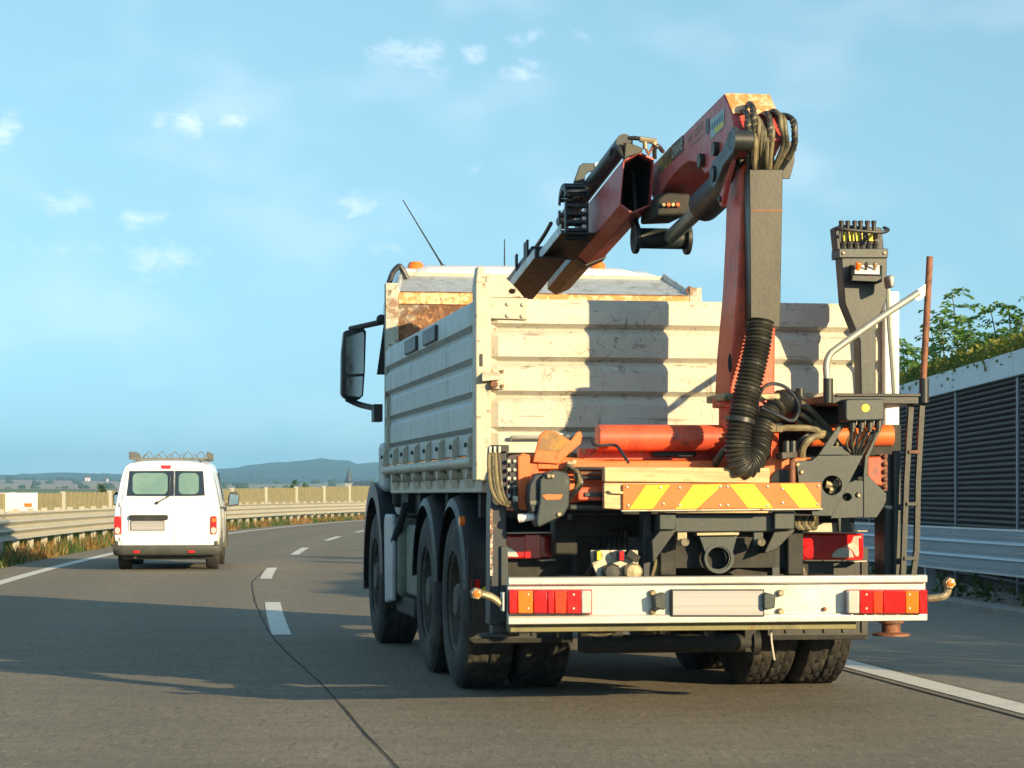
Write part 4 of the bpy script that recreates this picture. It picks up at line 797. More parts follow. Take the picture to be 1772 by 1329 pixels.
# support beam with tow ring
sb = plate('support_beam', [(1138, 890), (1376, 888), (1376, 920), (1138, 922)], -1.0, -.84, m_plate, TR, .008)
for px in ([(1141, 888), (1170, 888), (1170, 917), (1141, 917)], [(1340, 885), (1375, 885), (1375, 916), (1340, 916)]): plate('beam_end', px, -1.05, -1.002, m_plate, sb, .006)
plate('gusset_arm', [(1128, 935), (1142, 918), (1170, 918), (1130, 975)], -1.03, -.86, m_dark, sb, .004); plate('gusset_arm', [(1340, 920), (1376, 918), (1345, 950), (1322, 958)], -1.03, -.86, m_dark, sb, .004)
for u in (1180, 1312):
    plate('lug', rect(u - 8, 921, u + 9, 944), -1.02, -1.0, m_brass if u < 1200 else m_plate, sb, .004); m_ = MB(); m_.cyl(tp(u + 6, 938, -1.08), tp(u + 6, 938, -1.0), .022, 12); m_.build('lug_pin', m_brass, sb)
tw = plate('tow_bracket', [(1208, 922), (1277, 922), (1270, 948), (1262, 975), (1252, 988), (1238, 990), (1226, 982), (1222, 960)], -1.0, -.94, m_plate, TR, .006, [circ(1243, 966, 19)])
m_ = MB(); m_.lathe([(.066, -.02), (.082, -.02), (.082, .06), (.066, .06), (.066, -.02)], tp(1243, 966, -.985), (0, 1, 0), 24, caps=False); m_.build('tow_ring', m_plate, tw)
plate('bracket_rim', [(1206, 922), (1279, 921), (1279, 926), (1206, 927)], -1.03, -.94, m_brass, tw, .002)

# --- crane frame across the rear
def zc(v, Y=-.9, u=1240): return tp(u, v, Y).z
# outrigger housing and slewing cylinder
bx = plate('outrigger_housing', [(897, 795), (905, 785), (1050, 797), (1290, 797), (1290, 862), (1050, 862), (897, 885)], -.92, -.50, m_orange, TR, .012)
plate('housing_end', [(896, 790), (905, 784), (917, 787), (919, 800), (932, 803), (932, 886), (897, 889)], -.96, -.923, m_orange, bx, .006)
plate('housing_lid', rect(930, 800, 1068, 812), -.965, -.93, m_orange, bx, .006)
plate('inner_beam', rect(1000, 843, 1070, 866), -1.0, -.94, m_red, bx, .008); plate('beam_strip', rect(1012, 852, 1050, 859), -1.012, -1.001, m_plate, bx, .002)
plate('cross_tube', [(985, 872), (1140, 872), (1140, 883), (985, 883)], -.93, -.8, m_plate, TR, .01)
sc1 = MB(); sc1.cyl(tp(1033, 758, -.72), tp(1250, 758, -.72), .073, 28); sc1 = sc1.build('slewing_cylinder', m_red, TR, .006)
sc2 = MB(); sc2.cyl(tp(1400, 754, -.62), tp(1543, 754, -.62), .062, 28); sc2 = sc2.build('slewing_cylinder', m_orange, TR, .006)
plate('mount_plate', rect(1003, 776, 1250, 796), -.62, -.54, m_red, TR, .004); plate('mount_plate', rect(1130, 778, 1205, 790), -.66, -.622, m_dark, TR, .003)
for u in (1010, 1110): boltat('bolt', tp(u, 781, -.625), .012, .012, m_brass, TR)
hose('grease_pipe', [tp(1022, 757, -.76), tp(1026, 767, -.80), tp(1035, 771, -.82), tp(1062, 770, -.82), tp(1072, 777, -.86), tp(1088, 802, -.92)], .009, m_navy)
plate('hook_plate', [(922, 800), (934, 752), (944, 745), (962, 747), (988, 763), (998, 748), (1005, 746), (1008, 755), (1005, 768), (985, 785), (968, 803)], -.985, -.967, m_orange, bx, .005)
plate('rust_patch', [(931, 778), (937, 753), (945, 747), (961, 749), (985, 765), (968, 782)], -.988, -.9855, m_chip if False else M('brown_patina', (.24, .13, .05), .6, 0, [((.42, .22, .03), 9, .55, .1, .7)], .2), bx, 0)
# left outrigger leg
lg = MB(); lg.prism(outl([(853, 775), (877, 775), (877, 1082), (848, 1082), (849, 880)], -.92), (0, .16, 0)); lg = lg.build('outrigger_leg', m_navy, TR, .008)
plate('leg_edge', [(848, 880), (853, 880), (853, 996), (848, 997)], -.935, -.921, M('chipped_white_edge', (.5, .48, .42), .6, 0, [(RUST, 30, .5, .06, .9), ((.02, .02, .03), 25, .6, .05, .9)], .2), lg, .001)
plate('leg_face', rect(867, 945, 879, 1078), -.94, -.921, m_plate, lg, .003)
plate('leg_collar', rect(850, 770, 881, 782), -.95, -.9, m_dark, lg, .004)
m_ = MB(); m_.prism(outl(rect(853, 1080, 877, 1098), -.91), (0, .13, 0)); m_.build('leg_foot', m_dark, lg, .006)
m_ = MB(); m_.lathe([(.11, 0), (.11, .014)], tp(863, 1100, -.85), (0, 0, 1), 20); m_.build('foot_plate', m_dark, lg)
rail_ = plate('bolt_rail', [(881, 800), (886, 794), (893, 796), (893, 880), (881, 880)], -.94, -.9, m_navy, lg, .004)
for v in (798, 813, 828, 843, 858):
    boltat('bolt', tp(880, v, -.94), .013, .016, m_galv, rail_); boltat('bolt', tp(890, v, -.94), .011, .014, m_galv, rail_)
for i in range(4): hose('hydraulic_hose', [tp(847 + 5 * i, 776, -.96), tp(846 + 6 * i, 805, -1.0), tp(850 + 6 * i, 845, -1.01), tp(864 + 4 * i, 868, -1.0), tp(888, 876 - 2 * i, -.97)], .011, m_hose if i % 2 else m_olive, lg)
for i in range(3): plate('hose_fitting', rect(846 + 8 * i, 772, 851 + 8 * i, 784), -.99, -.95, m_galv, lg, .003)
hose('drain_hose', [tp(892, 843, -.98), tp(891, 872, -.99), tp(897, 885, -.99), tp(912, 887, -.98)], .013, m_dark, lg); plate('coupling', rect(888, 858, 897, 869), -1.0, -.96, m_galv, lg, .004)
# work lamp box hanging at the left
wb = plate('valve_cover', [(934, 830), (945, 818), (962, 813), (982, 818), (987, 830), (985, 875), (976, 892), (932, 913), (928, 905), (930, 890), (934, 865)], -1.14, -1.0, m_plate, TR, .008, label='grey shield over the hanging control valve')
plate('valve_block', [(916, 838), (925, 820), (945, 817), (936, 830), (933, 865), (928, 890), (918, 886), (914, 862)], -1.11, -1.0, m_navy, wb, .01)
plate('cover_window', circ(953, 823, 9, 14, 6), -1.146, -1.1405, m_black, wb, 0)
for u in (949, 956): boltat('fitting', tp(u, 824, -1.146), .012, .012, m_brass, wb)
plate('worn_patch', [(938, 857), (950, 855), (974, 856), (970, 864), (945, 865)], -1.1435, -1.1405, m_orange, wb, 0)
boltat('bolt', tp(967, 890, -1.14), .013, .012, m_brass, wb)
m_ = MB(); m_.tube([tp(898, 897, -1.03), tp(906, 896, -1.04), tp(906.5, 896, -1.04), tp(925, 894, -1.06), tp(929, 895, -1.06)], [.024, .024, .022, .018, .004], 12); m_.build('lamp_bulb_cover', m_vanwhite, wb); plate('cover_tab', rect(917, 866, 932, 874), -1.115, -1.1, m_weed if False else m_tankg, wb, .003)
for i in range(5): hose('hydraulic_hose', [tp(975 + 4 * i, 815 - i, -1.06), tp(985 + 4 * i, 806 + 3 * i, -1.10 + .01 * i), tp(998 + 2 * i, 822 + 4 * i, -1.08), tp(996 - 2 * i, 848 + 3 * i, -1.05), tp(984, 862, -1.02)], .011, (m_hose, m_wrap, m_olive)[i % 3], wb)
for i in range(3): hose('steel_pipe', [tp(992, 811 + 8 * i, -.985), tp(1020, 811 + 8 * i, -.985), tp(1055, 811 + 8 * i, -.98)], .010, m_rusttube if i == 1 else m_dark, bx)
for (u, v) in ((985, 803), (993, 800), (990, 812)): plate('pipe_clamp', rect(u - 4, v - 5, u + 5, v + 5), -1.02, -.985, m_brass, bx, .004)
# timber packing and hazard board
pk = MB(); pk.prism(outl([(1046, 808), (1332, 810), (1332, 836), (1046, 834)], -1.10), (0, .07, 0)); pk.build('timber_plank', m_wood, TR, .006)
pk = MB(); pk.prism(outl([(1045, 835.5), (1330, 837.5), (1330, 888), (1160, 887), (1045, 880)], -1.10), (0, .045, 0)); pk.build('timber_plank', m_wood, TR, .006)
hb_ = MB(); hb_.prism(outl([(1078, 838), (1421, 835), (1421, 879), (1078, 882)], -1.118), (0, .014, 0)); hb_ = hb_.build('hazard_board', m_hazo, TR, .003, label='orange board with yellow chevron stripes')
def lerp2(u, f): return (u, 839 - (u - 1078) / 343 * 3 + f * (43))
for a in ((1096, 1060 + 28), (1147, 1140 - 23), (0, 0)): pass
for top0, top1, bot0, bot1 in ((1118, 1160, 1089, 1129), (1200, 1251, 1169, 1210 - 4), (1262, 1304, 1295, 1338), (1349, 1391, 1384, 1421)):
    bot1 = min(bot1, 1420)
    plate('yellow_stripe', [lerp2(top0, .015), lerp2(top1, .015), lerp2(bot1, .985), lerp2(bot0, .985)], -1.1195, -1.1183, m_hazy, hb_, 0)
for u, v in ((1085, 843), (1143, 844), (1176, 844), (1246, 842), (1259, 842), (1328, 842), (1354, 846), (1416, 841), (1087, 875), (1148, 872), (1176, 875), (1246, 874), (1259, 874), (1328, 875), (1354, 870), (1415, 873)):
    boltat('rivet', tp(u, v, -1.1195), .007, .004, m_galv, hb_)
plate('board_hook', [(1052, 849), (1060, 847), (1079, 851), (1079, 855), (1058, 854)], -1.125, -1.103, m_wood, hb_, .004)
plate('board_lip', [(1076, 882.5), (1424, 879.5), (1424, 882), (1076, 885)], -1.12, -1.09, m_frame, hb_, .001)
# crane base to the right of the column
plate('base_housing', [(1295, 800), (1315, 792), (1405, 792), (1405, 838), (1295, 838)], -1.02, -.6, m_orange, TR, .01, [circ(1356, 837 - 5, 15, 14, 4)] if False else ())
m_ = MB(); m_.cyl(tp(1354, 832, -1.05), tp(1354, 832, -1.0), .062, 20); m_.build('base_bore', m_black, TR)
bt = MB(); bt.cyl(tp(1371, 838, -1.10), tp(1371, 790, -1.10), .017, 10); bt = bt.build('tie_bolt', m_rusttube, TR)
plate('bolt_plate', [(1352, 783), (1380, 781), (1381, 792), (1354, 795)], -1.15, -1.03, m_rim, bt, .006)
for u in (1361, 1372): m_ = MB(); m_.cyl(tp(u, 784, -1.09), tp(u, 763, -1.09), .019, 10); m_.build('nut', m_dark, bt)
b1 = plate('bracket_plate', [(1378, 799), (1385, 797), (1404, 797), (1416, 788), (1494, 788), (1440, 893), (1405, 893), (1405, 836), (1382, 836)], -1.09, -1.07, m_plate, TR, .003, [circ(1440, 840, 17)])
plate('bracket_arm', [(1416, 787.5), (1453, 733), (1462, 735), (1441, 772), (1495, 775), (1510, 742), (1518, 745), (1494, 787.5)], -1.06, -1.04, m_plate, b1, .003)
for u, v in ((1380, 804), (1387, 817)): boltat('bolt', tp(u, v, -1.09), .012, .012, m_brass, b1)
b2 = plate('bracket_plate', [(1437, 897), (1468, 836), (1480, 831), (1494, 832), (1494, 895)], -1.05, -1.03, m_plate, TR, .003, [circ(1466, 860, 8, 12, 7), circ(1484, 857, 4.5)])
plate('guard_plate', [(1494.5, 896), (1494.5, 800), (1502, 822), (1534, 854), (1534, 866), (1530, 876), (1517, 896)], -1.055, -1.03, m_plate, TR, .003)
plate('guard_plate', [(1494, 825), (1497, 790), (1520, 742), (1524, 745), (1503, 793), (1502, 822)], -1.06, -1.0, m_plate, TR, .003)
boltat('fitting', tp(1485, 857, -1.03), .014, .02, m_brass, b2)
for u, v in ((1428, 838), (1440, 836), (1434, 848)): m_ = MB(); m_.cyl(tp(u, v, -1.02), tp(u + 10, v + 2, -1.02), .024, 8); m_.build('pipe_fitting', m_brass, b1)
m_ = MB(); m_.prism(outl(rect(1400, 800, 1500, 890), -.98), (0, .3, 0)); m_.build('valve_bank', m_under, TR, .02)
m_ = MB(); m_.prism(outl(rect(1500, 790, 1528, 840), -.95), (0, .3, 0)); m_.build('outrigger_housing', m_red, TR, .01)
for v in (790, 803, 816, 829, 842): boltat('bolt', tp(1531, v, -.95), .014, .02, m_rusttube, TR)
plate('bolt_rail', rect(1522, 785, 1536, 850), -.945, -.93, m_rusttube, TR, .004)
for i in range(5): hose('hydraulic_hose', [tp(1380 + 6 * i, 895, -.95), tp(1376 + 6 * i, 908, -1.0), tp(1386 + 6 * i, 914, -1.0), tp(1394 + 5 * i, 895, -.95)], .012, m_olive if i % 2 else m_hose)
plate('lamp_shelf', rect(1390, 905, 1478, 921), -.62, -.4, m_frame, TR, .004); plate('lamp_post', [(1450, 893), (1470, 893), (1476, 921), (1452, 921)], -.66, -.63, m_plate, TR, .003)
# right leg, ladder, platform, rails
rl = plate('outrigger_leg', rect(1531, 786, 1552, 1074), -.90, -.72, m_navy, TR, .006); plate('leg_face', rect(1547, 780, 1559, 1000), -.94, -.902, m_plate, rl, .004); plate('leg_stripe', [(1531, 875), (1549, 875), (1549, 882), (1531, 879)], -.906, -.901, m_frame, rl, 0)
m_ = MB(); m_.cyl(tp(1542, 1098, -.82), tp(1542, 1066, -.82), .052, 18); m_.lathe([(.07, 0), (.07, .02)], tp(1542, 1078, -.82), (0, 0, 1), 18); m_.lathe([(.105, 0), (.105, .012), (.06, .02)], tp(1542, 1100, -.82), (0, 0, 1), 24); m_.build('leg_foot', m_rusttube, rl)
YP0, YP1 = -1.06, -.22
pf = MB(); pf.hexa([tp(1440, 699, YP0), tp(1603, 699, YP0), (tp(1603, 699, YP0).x, YP1, tp(1603, 699, YP0).z), (tp(1440, 699, YP0).x, YP1, tp(1440, 699, YP0).z), tp(1440, 683, YP0), tp(1603, 685, YP0), (tp(1603, 685, YP0).x, YP1, tp(1603, 685, YP0).z), (tp(1440, 683, YP0).x, YP1, tp(1440, 683, YP0).z)])
pf = pf.build('platform', m_dark, TR, .004)
plate('platform_edge', rect(1448, 681, 1596, 686), YP0 - .012, YP0 - .001, m_black, pf, .002); xl = tp(1440, 690, YP0).x
m_ = MB(); m_.box(xl - .012, xl - .001, YP0 + .02, YP1 + .06, tp(1440, 696, YP0).z, tp(1440, 684, YP0).z); m_.build('platform_side', m_rusttube, pf, .002)
for u, Y in ((1433, YP0), (1599, YP0), (1384, YP1)): m_ = MB(); m_.cyl(tp(u, 697 if u > 1400 else 690, Y), tp(u, 655 if u > 1400 else 672, Y), .027, 12); m_.build('rail_socket', m_dark, pf)
hose('handrail', [tp(1433, 690, YP0), tp(1431, 655, YP0), tp(1430, 632, YP0), tp(1436, 614, YP0), tp(1452, 600, YP0), tp(1520, 552, YP0), tp(1578, 514, YP0), tp(1590, 506, YP0)], .019, m_galv, pf, 12)
m_ = MB(); m_.loft([[tp(1578, 513, YP0 - .01), tp(1588, 520, YP0 - .01), tp(1588, 520, YP0 + .01), tp(1578, 513, YP0 + .01)], [tp(1584, 504, YP0 - .006), tp(1594, 518, YP0 - .006), tp(1594, 518, YP0 + .006), tp(1584, 504, YP0 + .006)], [tp(1604, 490, YP0 - .006), tp(1606, 506, YP0 - .006), tp(1606, 506, YP0 + .006), tp(1604, 490, YP0 + .006)]]); m_.build('handrail_tab', m_galv, pf)
m_ = MB(); m_.tube([tp(1597, 672, YP0), tp(1603, 560, YP0), tp(1609, 444, YP0)], .018, 12); m_.build('rail_post', m_rusttube, pf)
hose('rear_rail', [tp(1536, 500, YP1), tp(1539, 560, YP1), tp(1545, 640, YP1), tp(1548, 690, YP1)], .016, m_galv, pf)
ld = MB()
ld.tube([tp(1576, 700, -1.0), tp(1568, 830, -1.0), tp(1562, 1000, -1.0)], .020, 4); ld = ld.build('ladder_stile', m_dark, TR)
m_ = MB(); m_.tube([tp(1595, 702, -1.0), tp(1588, 830, -1.0), tp(1586, 950, -1.0), tp(1580, 996, -1.0)], .020, 4); m_.build('ladder_stile', m_dark, TR)
for v, ua, ub in ((782, 1571, 1590), (872, 1567, 1588), (966, 1563, 1586)): m_ = MB(); m_.beam(tp(ua, v, -1.0), tp(ub, v, -1.0), .05, .018); m_.build('rung', m_rusttube if v < 800 else m_dark, TR)
# junction box
jb = plate('junction_box', [(1466, 690), (1530, 690), (1531, 727), (1466, 729), (1463, 724), (1463, 694)], -1.16, -1.02, m_plate, TR, .008)
plate('yellow_sticker', circ(1498, 706, 7, 18), -1.1625, -1.1605, m_yellow, jb, 0)
for i in range(4):
    u = 1475 + 15 * i; m_ = MB(); m_.cyl(tp(u, 727, -1.10), tp(u, 741, -1.10), .022, 10); m_.cyl(tp(u, 741, -1.10), tp(u, 747, -1.10), .014, 10); m_.build('cable_gland', m_black, jb)
    hose('cable', [tp(u, 742, -1.10), tp(u - 2 - 5 * i, 765, -1.09), tp(1478 + 3 * i, 790, -1.06)], .008, m_dark, jb); hose('cable', [tp(u + 2, 742, -1.10), tp(u - 10 - 4 * i, 770, -1.08), tp(1482 + 2 * i, 792, -1.05)], .006, m_hose, jb)

# control stand with levers
st = plate('control_stand', [(1455, 434), (1535, 434), (1535, 518), (1516, 560), (1516, 684), (1490, 684), (1488, 590), (1462, 525)], -0.420, -0.300, m_plate, TR, .006)
plate('head_band', rect(1452, 430, 1537, 446), -0.435, -0.290, m_plate, st, .004)
for u in (1459, 1530): boltat('bolt', tp(u, 438, -0.435), .010, .008, m_brass, st)
plate('lever_box', [(1449, 392), (1455, 388), (1526, 394), (1530, 432), (1453, 432)], -0.320, -0.280, m_navy, st, .006); plate('lever_cheek', [(1445, 394), (1451, 390), (1455, 432), (1449, 432)], -0.420, -0.320, m_navy, st, .004)
for u0, u1 in ((1460, 1493), (1500, 1514)): plate('yellow_label', rect(u0, 401, u1, 417), -0.328, -0.323, m_yellow, st, 0)
for i, u in enumerate((1456, 1467, 1479, 1489, 1501, 1512)):
    lv = MB(); lv.cyl(tp(u + 2, 428, -0.380), tp(u, 398, -0.380), .006, 8); lv = lv.build('lever', m_navy, st); m_ = MB(); m_.lathe([(.010, 0), (.012, .03), (.016, .055), (.012, .06)], tp(u, 400, -0.380), (0, 0, 1), 10); m_.build('lever_knob', m_black, lv)
    m_ = MB(); m_.lathe([(.022, 0), (.018, .02), (.02, .025), (.013, .045)], tp(u + 3, 431, -0.390), (0, 0, 1), 8); m_.build('lever_boot', m_black, lv)
hose('guard_bar', [tp(1446, 398, -0.450), tp(1452, 396, -0.500), tp(1490, 400, -0.510), tp(1525, 402, -0.500), tp(1537, 398, -0.460), tp(1530, 394, -0.380)], .010, m_black, st)
plate('guard_stay', [(1519, 402), (1525, 401), (1522, 412), (1518, 412)], -0.505, -0.420, m_black, st, .002)
cb = MB(); cb.hexa([tp(1474, 486, -0.520), tp(1525, 488, -0.520), tp(1527, 488, -0.425), tp(1471, 486, -0.425), tp(1475, 476, -0.520), tp(1525, 478, -0.520), tp(1527, 459, -0.425), tp(1471, 458, -0.425)]); cb = cb.build('switch_box', m_dark, st, .003)
m_ = MB(); m_.add([tp(1479, 475, -0.520) + Vector((0, -.001, .004)), tp(1522, 476, -0.520) + Vector((0, -.001, .004)), tp(1522, 461, -0.435) + Vector((0, -.001, .006)), tp(1479, 460.5, -0.435) + Vector((0, -.001, .006))], [(0, 1, 2, 3)]); m_.build('switch_panel', m_vanwhite, cb)
for u, mt, r_ in ((1484, m_lenso, .018), (1498, m_black, .011), (1513, m_brass, .013)): m_ = MB(); p = tp(u, 468, -0.480); m_.lathe([(r_ * .7, -.01), (r_ * .7, .02), (r_, .022), (r_, .04), (r_ * .8, .046)], p, (0, -0.270, .66), 12); m_.build('switch_knob', mt, cb)
plate('work_lamp', [(1538, 478), (1545, 474), (1549, 480), (1548, 496), (1541, 499)], -.6, -.5, m_galv, TR, .01)

# crane column and hoses
cl = MB(); n_ = [(1262, 690), (1266, 610), (1276, 500), (1281, 400), (1284, 290), (1300, 270), (1338, 272), (1344, 420), (1342, 565), (1341, 690)]
cl.prism(outl(n_, -.88), (0, .32, 0)); cl = cl.build('crane_column', m_red, TR, .012)
plate('column_slot', circ(1251 + 12, 628, 3, 12, 17), -.886, -.8805, m_dark, cl, 0)  # narrow dark oval on the column face
xcl = tp(1281, 420, -.88).x
m_ = MB(); m_.cyl((tp(1298, 690, -.75).x, -.72, tp(1298, 690, -.75).z), (tp(1298, 700, -.75).x, -.72, tp(1298, 812, -.75).z), .165, 28); m_.lathe([(.2, 0), (.2, .05)], (tp(1298, 690, -.75).x, -.72, tp(1298, 705, -.75).z), (0, 0, 1), 28); m_.build('column_base', m_red, TR)
plate('column_flange', [(1252, 680), (1350, 680), (1352, 692), (1252, 694)], -.93, -.55, m_brass, TR, .01)
cv = plate('hose_cover', [(1297, 293), (1355, 293), (1350, 566), (1299, 566)], -1.0, -.885, m_cover, TR, .004)
plate('cover_seam', rect(1299, 363, 1354, 366), -1.002, -1.0005, m_rusttube, cv, 0); plate('cover_lip', [(1297, 288), (1300, 293), (1352, 296), (1354, 293)], -.93, -.89, m_black, cv, 0)
plate('side_bracket', [(1352, 262), (1364, 246), (1375, 246), (1375, 280), (1367, 309), (1352, 309)], -.93, -.915, m_cover, TR, .002, [[(1355, 275), (1360, 270), (1360, 284), (1354, 284)]])
path = curve([tp(1316, 556, -1.05), tp(1310, 600, -1.07), tp(1299, 650, -1.09), tp(1287, 700, -1.10), tp(1279, 745, -1.11), tp(1277, 780, -1.11), tp(1283, 805, -1.10), tp(1297, 803, -1.06), tp(1309, 780, -1.0), tp(1317, 745, -.95), tp(1332, 716, -.90), tp(1352, 698, -.85), tp(1374, 700, -.80)], 30)
L_ = 0; rr = []
for i, p in enumerate(path):
    if i: L_ += (p - path[i - 1]).length
    rr.append(.068 + .0075 * math.cos(L_ * 2 * math.pi / .021))
m_ = MB(); m_.tube(path, rr, 18); m_.build('corrugated_conduit', m_conduit, TR, smooth=70)
m_ = MB(); m_.lathe([(.078, -.012), (.078, .012)], path[108], path[109] - path[107], 18); m_.build('conduit_clip', m_conduit, TR)
hose('guard_hoop', [tp(1311, 712, -1.0), tp(1312, 690, -1.05), tp(1322, 670, -1.08), tp(1340, 664, -1.08), tp(1362, 672, -1.08), tp(1380, 695, -1.06), tp(1381, 715, -1.04), tp(1370, 728, -1.04), tp(1345, 718, -1.04), tp(1318, 706, -1.02)], .010, m_navy, TR, 8)
for i in range(9):
    a = i / 8; hose('hydraulic_hose', [tp(1362 + 4 * (i % 3), 690 + 4 * i, -.82), tp(1392 + 5 * (i % 4), 700 + 5 * i, -.86 - .02 * (i % 3)), tp(1420, 726 + 4 * i, -.88), tp(1442 + 2 * i, 752 + 4 * i, -.85), tp(1462 + 3 * i, 790, -.8)], .013, (m_olive, m_hose, m_hose, m_wrap)[i % 4])
hose('tan_hose', [tp(1340, 741, -.98), tp(1365, 741, -.99), tp(1400, 742, -1.0), tp(1428, 750, -.98), tp(1448, 772, -.94)], .019, m_olive); hose('tan_hose', [tp(1388, 792, -1.0), tp(1390, 775, -1.02), tp(1402, 760, -1.03), tp(1422, 753, -1.0), tp(1440, 756, -.95)], .020, m_olive); hose('black_hose', [tp(1380, 792, -.95), tp(1380, 770, -.96), tp(1395, 755, -.97), tp(1415, 748, -.93)], .016, m_wrap)
for u, v in ((1336, 741), (1348, 741)): m_ = MB(); m_.cyl(tp(u - 6, v, -.98), tp(u + 5, v, -.98), .028, 6); m_.build('hose_fitting', m_brass, TR)
plate('filter_body', [(1318, 748), (1336, 748), (1336, 800), (1316, 800)], -1.0, -.9, m_dark, TR, .02)
hose('tan_hose', [tp(1236, 806, -.9), tp(1245, 790, -.97), tp(1262, 772, -.98), tp(1282, 770, -.9)], .019, m_hose)
plate('column_web', [(1300, 700), (1345, 700), (1345, 800), (1300, 800)], -.7, -.5, m_red, TR, .01); plate('rear_cross_beam', [(1290, 735), (1560, 735), (1560, 790), (1290, 790)], -.48, -.36, m_under, TR, .01)
plate('manifold', rect(1345, 700, 1412, 735), -.7, -.55, m_under, TR, .01); plate('manifold', rect(1404, 705, 1470, 740), -.52, -.42, m_black, TR, .02)
# main boom: a box along the truck above the body
xb = tp(1252, 163, -.75).x; W = .262
side = [tx(u, v, xb) for u, v in ((1140, 275), (1252, 163), (1266, 197), (1274, 240), (1262, 268), (1240, 292), (1219, 300), (1213, 291), (1204, 281), (1192, 279), (1180, 287), (1166, 302), (1150, 322), (1141, 342), (1130, 345), (1118, 312), (1120, 292))]
m_ = MB(); m_.prism(side, (W, 0, 0)); bm_ = m_.build('main_boom', m_boomred, TR, .006)
e0, e1 = tx(1252.6, 162.5, xb), tx(1267, 197, xb); nrm = Vector((0, -.004, .004))
m_ = MB(); m_.prism([e0 + nrm + Vector((.004, 0, 0)), e0 + nrm + Vector((W - .004, 0, 0)), e1 + nrm + Vector((W - .004, 0, 0)), e1 + nrm + Vector((.004, 0, 0))], (0, .003, -.003)); m_.build('boom_top_plate', m_chip, bm_)
def sidedecal(name, px, mat, d=.0025, par=None): m_ = MB(); m_.prism([tx(u, v, xb - d) for u, v in px], (.0012, 0, 0)); return m_.build(name, mat, par or bm_, smooth=None)
sidedecal('dark_label', [(1161.5, 252), (1181, 234), (1183, 240), (1182, 261), (1162, 280)], m_decalb); sidedecal('yellow_label', [(1139, 277), (1160.5, 253), (1161, 281), (1146, 298), (1138, 300)], m_decaly)
sidedecal('service_sticker', [(1229, 208), (1253, 186), (1253.5, 219), (1229.5, 242)], m_decals); sidedecal('sticker_band', [(1237, 222), (1252, 209), (1252, 218), (1237, 231)], m_yellow, .0042)
for i in range(5): sidedecal('sticker_stroke', [(1231 + 4.2 * i, 215 - 3.9 * i), (1233 + 4.2 * i, 213 - 3.9 * i), (1233.2 + 4.2 * i, 223 - 3.9 * i), (1231.2 + 4.2 * i, 225 - 3.9 * i)], m_inkblue, .0045)
def text(body, a, b_, h, mat, name):   # lettering on the boom's side between two side points (baseline)
    cu = bpy.data.curves.new(name, 'FONT'); cu.body = body; ob = bpy.data.objects.new(name, cu); sc.collection.objects.link(ob); bpy.context.view_layer.update()
    me = bpy.data.meshes.new_from_object(ob.evaluated_get(bpy.context.evaluated_depsgraph_get())); bpy.data.objects.remove(ob)
    xs = [v.co.x for v in me.vertices]; ys = [v.co.y for v in me.vertices]; w_ = max(xs) - min(xs); hh = max(ys) - min(ys); e = b_ - a
    for v in me.vertices: p = a + e * ((v.co.x - min(xs)) / w_) + Vector((0, 0, h * (v.co.y - min(ys)) / hh)); v.co = p
    me.materials.append(mat); o = bpy.data.objects.new(name, me); sc.collection.objects.link(o); o.parent = bm_; return o
text('CRANE', tx(1163, 276, xb - .005), tx(1180.5, 257, xb - .005), .065, m_decalc, 'boom_lettering'); text('NGER', tx(1148, 291, xb - .005), tx(1160, 277, xb - .005), .065, m_decalb, 'boom_lettering')
text('PK 15002', tx(1190, 249, xb - .003), tx(1216, 222, xb - .003), .042, m_faint, 'model_lettering'); text('Performance', tx(1195, 256, xb - .003), tx(1218, 233, xb - .003), .024, m_faint, 'model_lettering')
def disc(u, v, ru, mat, d, name, par): p = tx(u, v, xb); m_ = MB(); m_.cyl(p + Vector((.002, 0, 0)), p + Vector((-d, 0, 0)), ru, 18); return m_.build(name, mat, par)
disc(1225, 219, .045, m_black, .003, 'boom_hole', bm_); disc(1242, 258, .040, m_dark, .03, 'pivot_pin', bm_); disc(1217.5, 278, .040, m_dark, .03, 'pivot_pin', bm_)
# link arms between column and boom cylinder
def linkarm(name, a, b_, r0, r1, x, th, mat):
    pa, pb = tx(*a, x), tx(*b_, x); d = (pb - pa); L = d.length; d.normalize(); n2 = Vector((0, -d.z, d.y)); pts = []
    for k in range(9): t = math.pi * (.5 + k / 8); pts.append(pa + (d * math.cos(t) + n2 * math.sin(t)) * r0)
    for k in range(9): t = math.pi * (-.5 + k / 8); pts.append(pb + (d * math.cos(t) + n2 * math.sin(t)) * r1)
    pts.insert(9, pa.lerp(pb, .5) - n2 * min(r0, r1) * .62); pts.append(pa.lerp(pb, .5) + n2 * min(r0, r1) * .62)
    m_ = MB(); m_.prism(pts, (th, 0, 0)); o = m_.build(name, mat, TR, .006)
    for p in (pa, pb): m_ = MB(); m_.cyl(p + Vector((-.012, 0, 0)), p + Vector((th, 0, 0)), min(r0, r1) * .6, 14); m_.build('link_pin', m_black, o)
    return o
linkarm('link_arm', (1266, 244), (1235, 301), .075, .08, xb - .035, .03, m_plate); linkarm('link_arm', (1262, 280), (1247, 345), .03, .04, xb + .0, .03, m_boomred)
m_ = MB(); m_.cyl(tx(1268, 243, xb - .06), tx(1268, 243, xb - .06) + Vector((.10, 0, 0)), .055, 18); m_.build('head_pin', m_dark, TR)
plate('column_head', [(1272, 228), (1340, 228), (1342, 285), (1280, 300)], -.82, -.62, m_dark, TR, .015)
xc = xb + W / 2; A = Vector((xc, tx(1250, 288, xb).y, tx(1250, 288, xb).z)); Cc = tp(1150, 413, 1.0); Cc.x = xc - .02
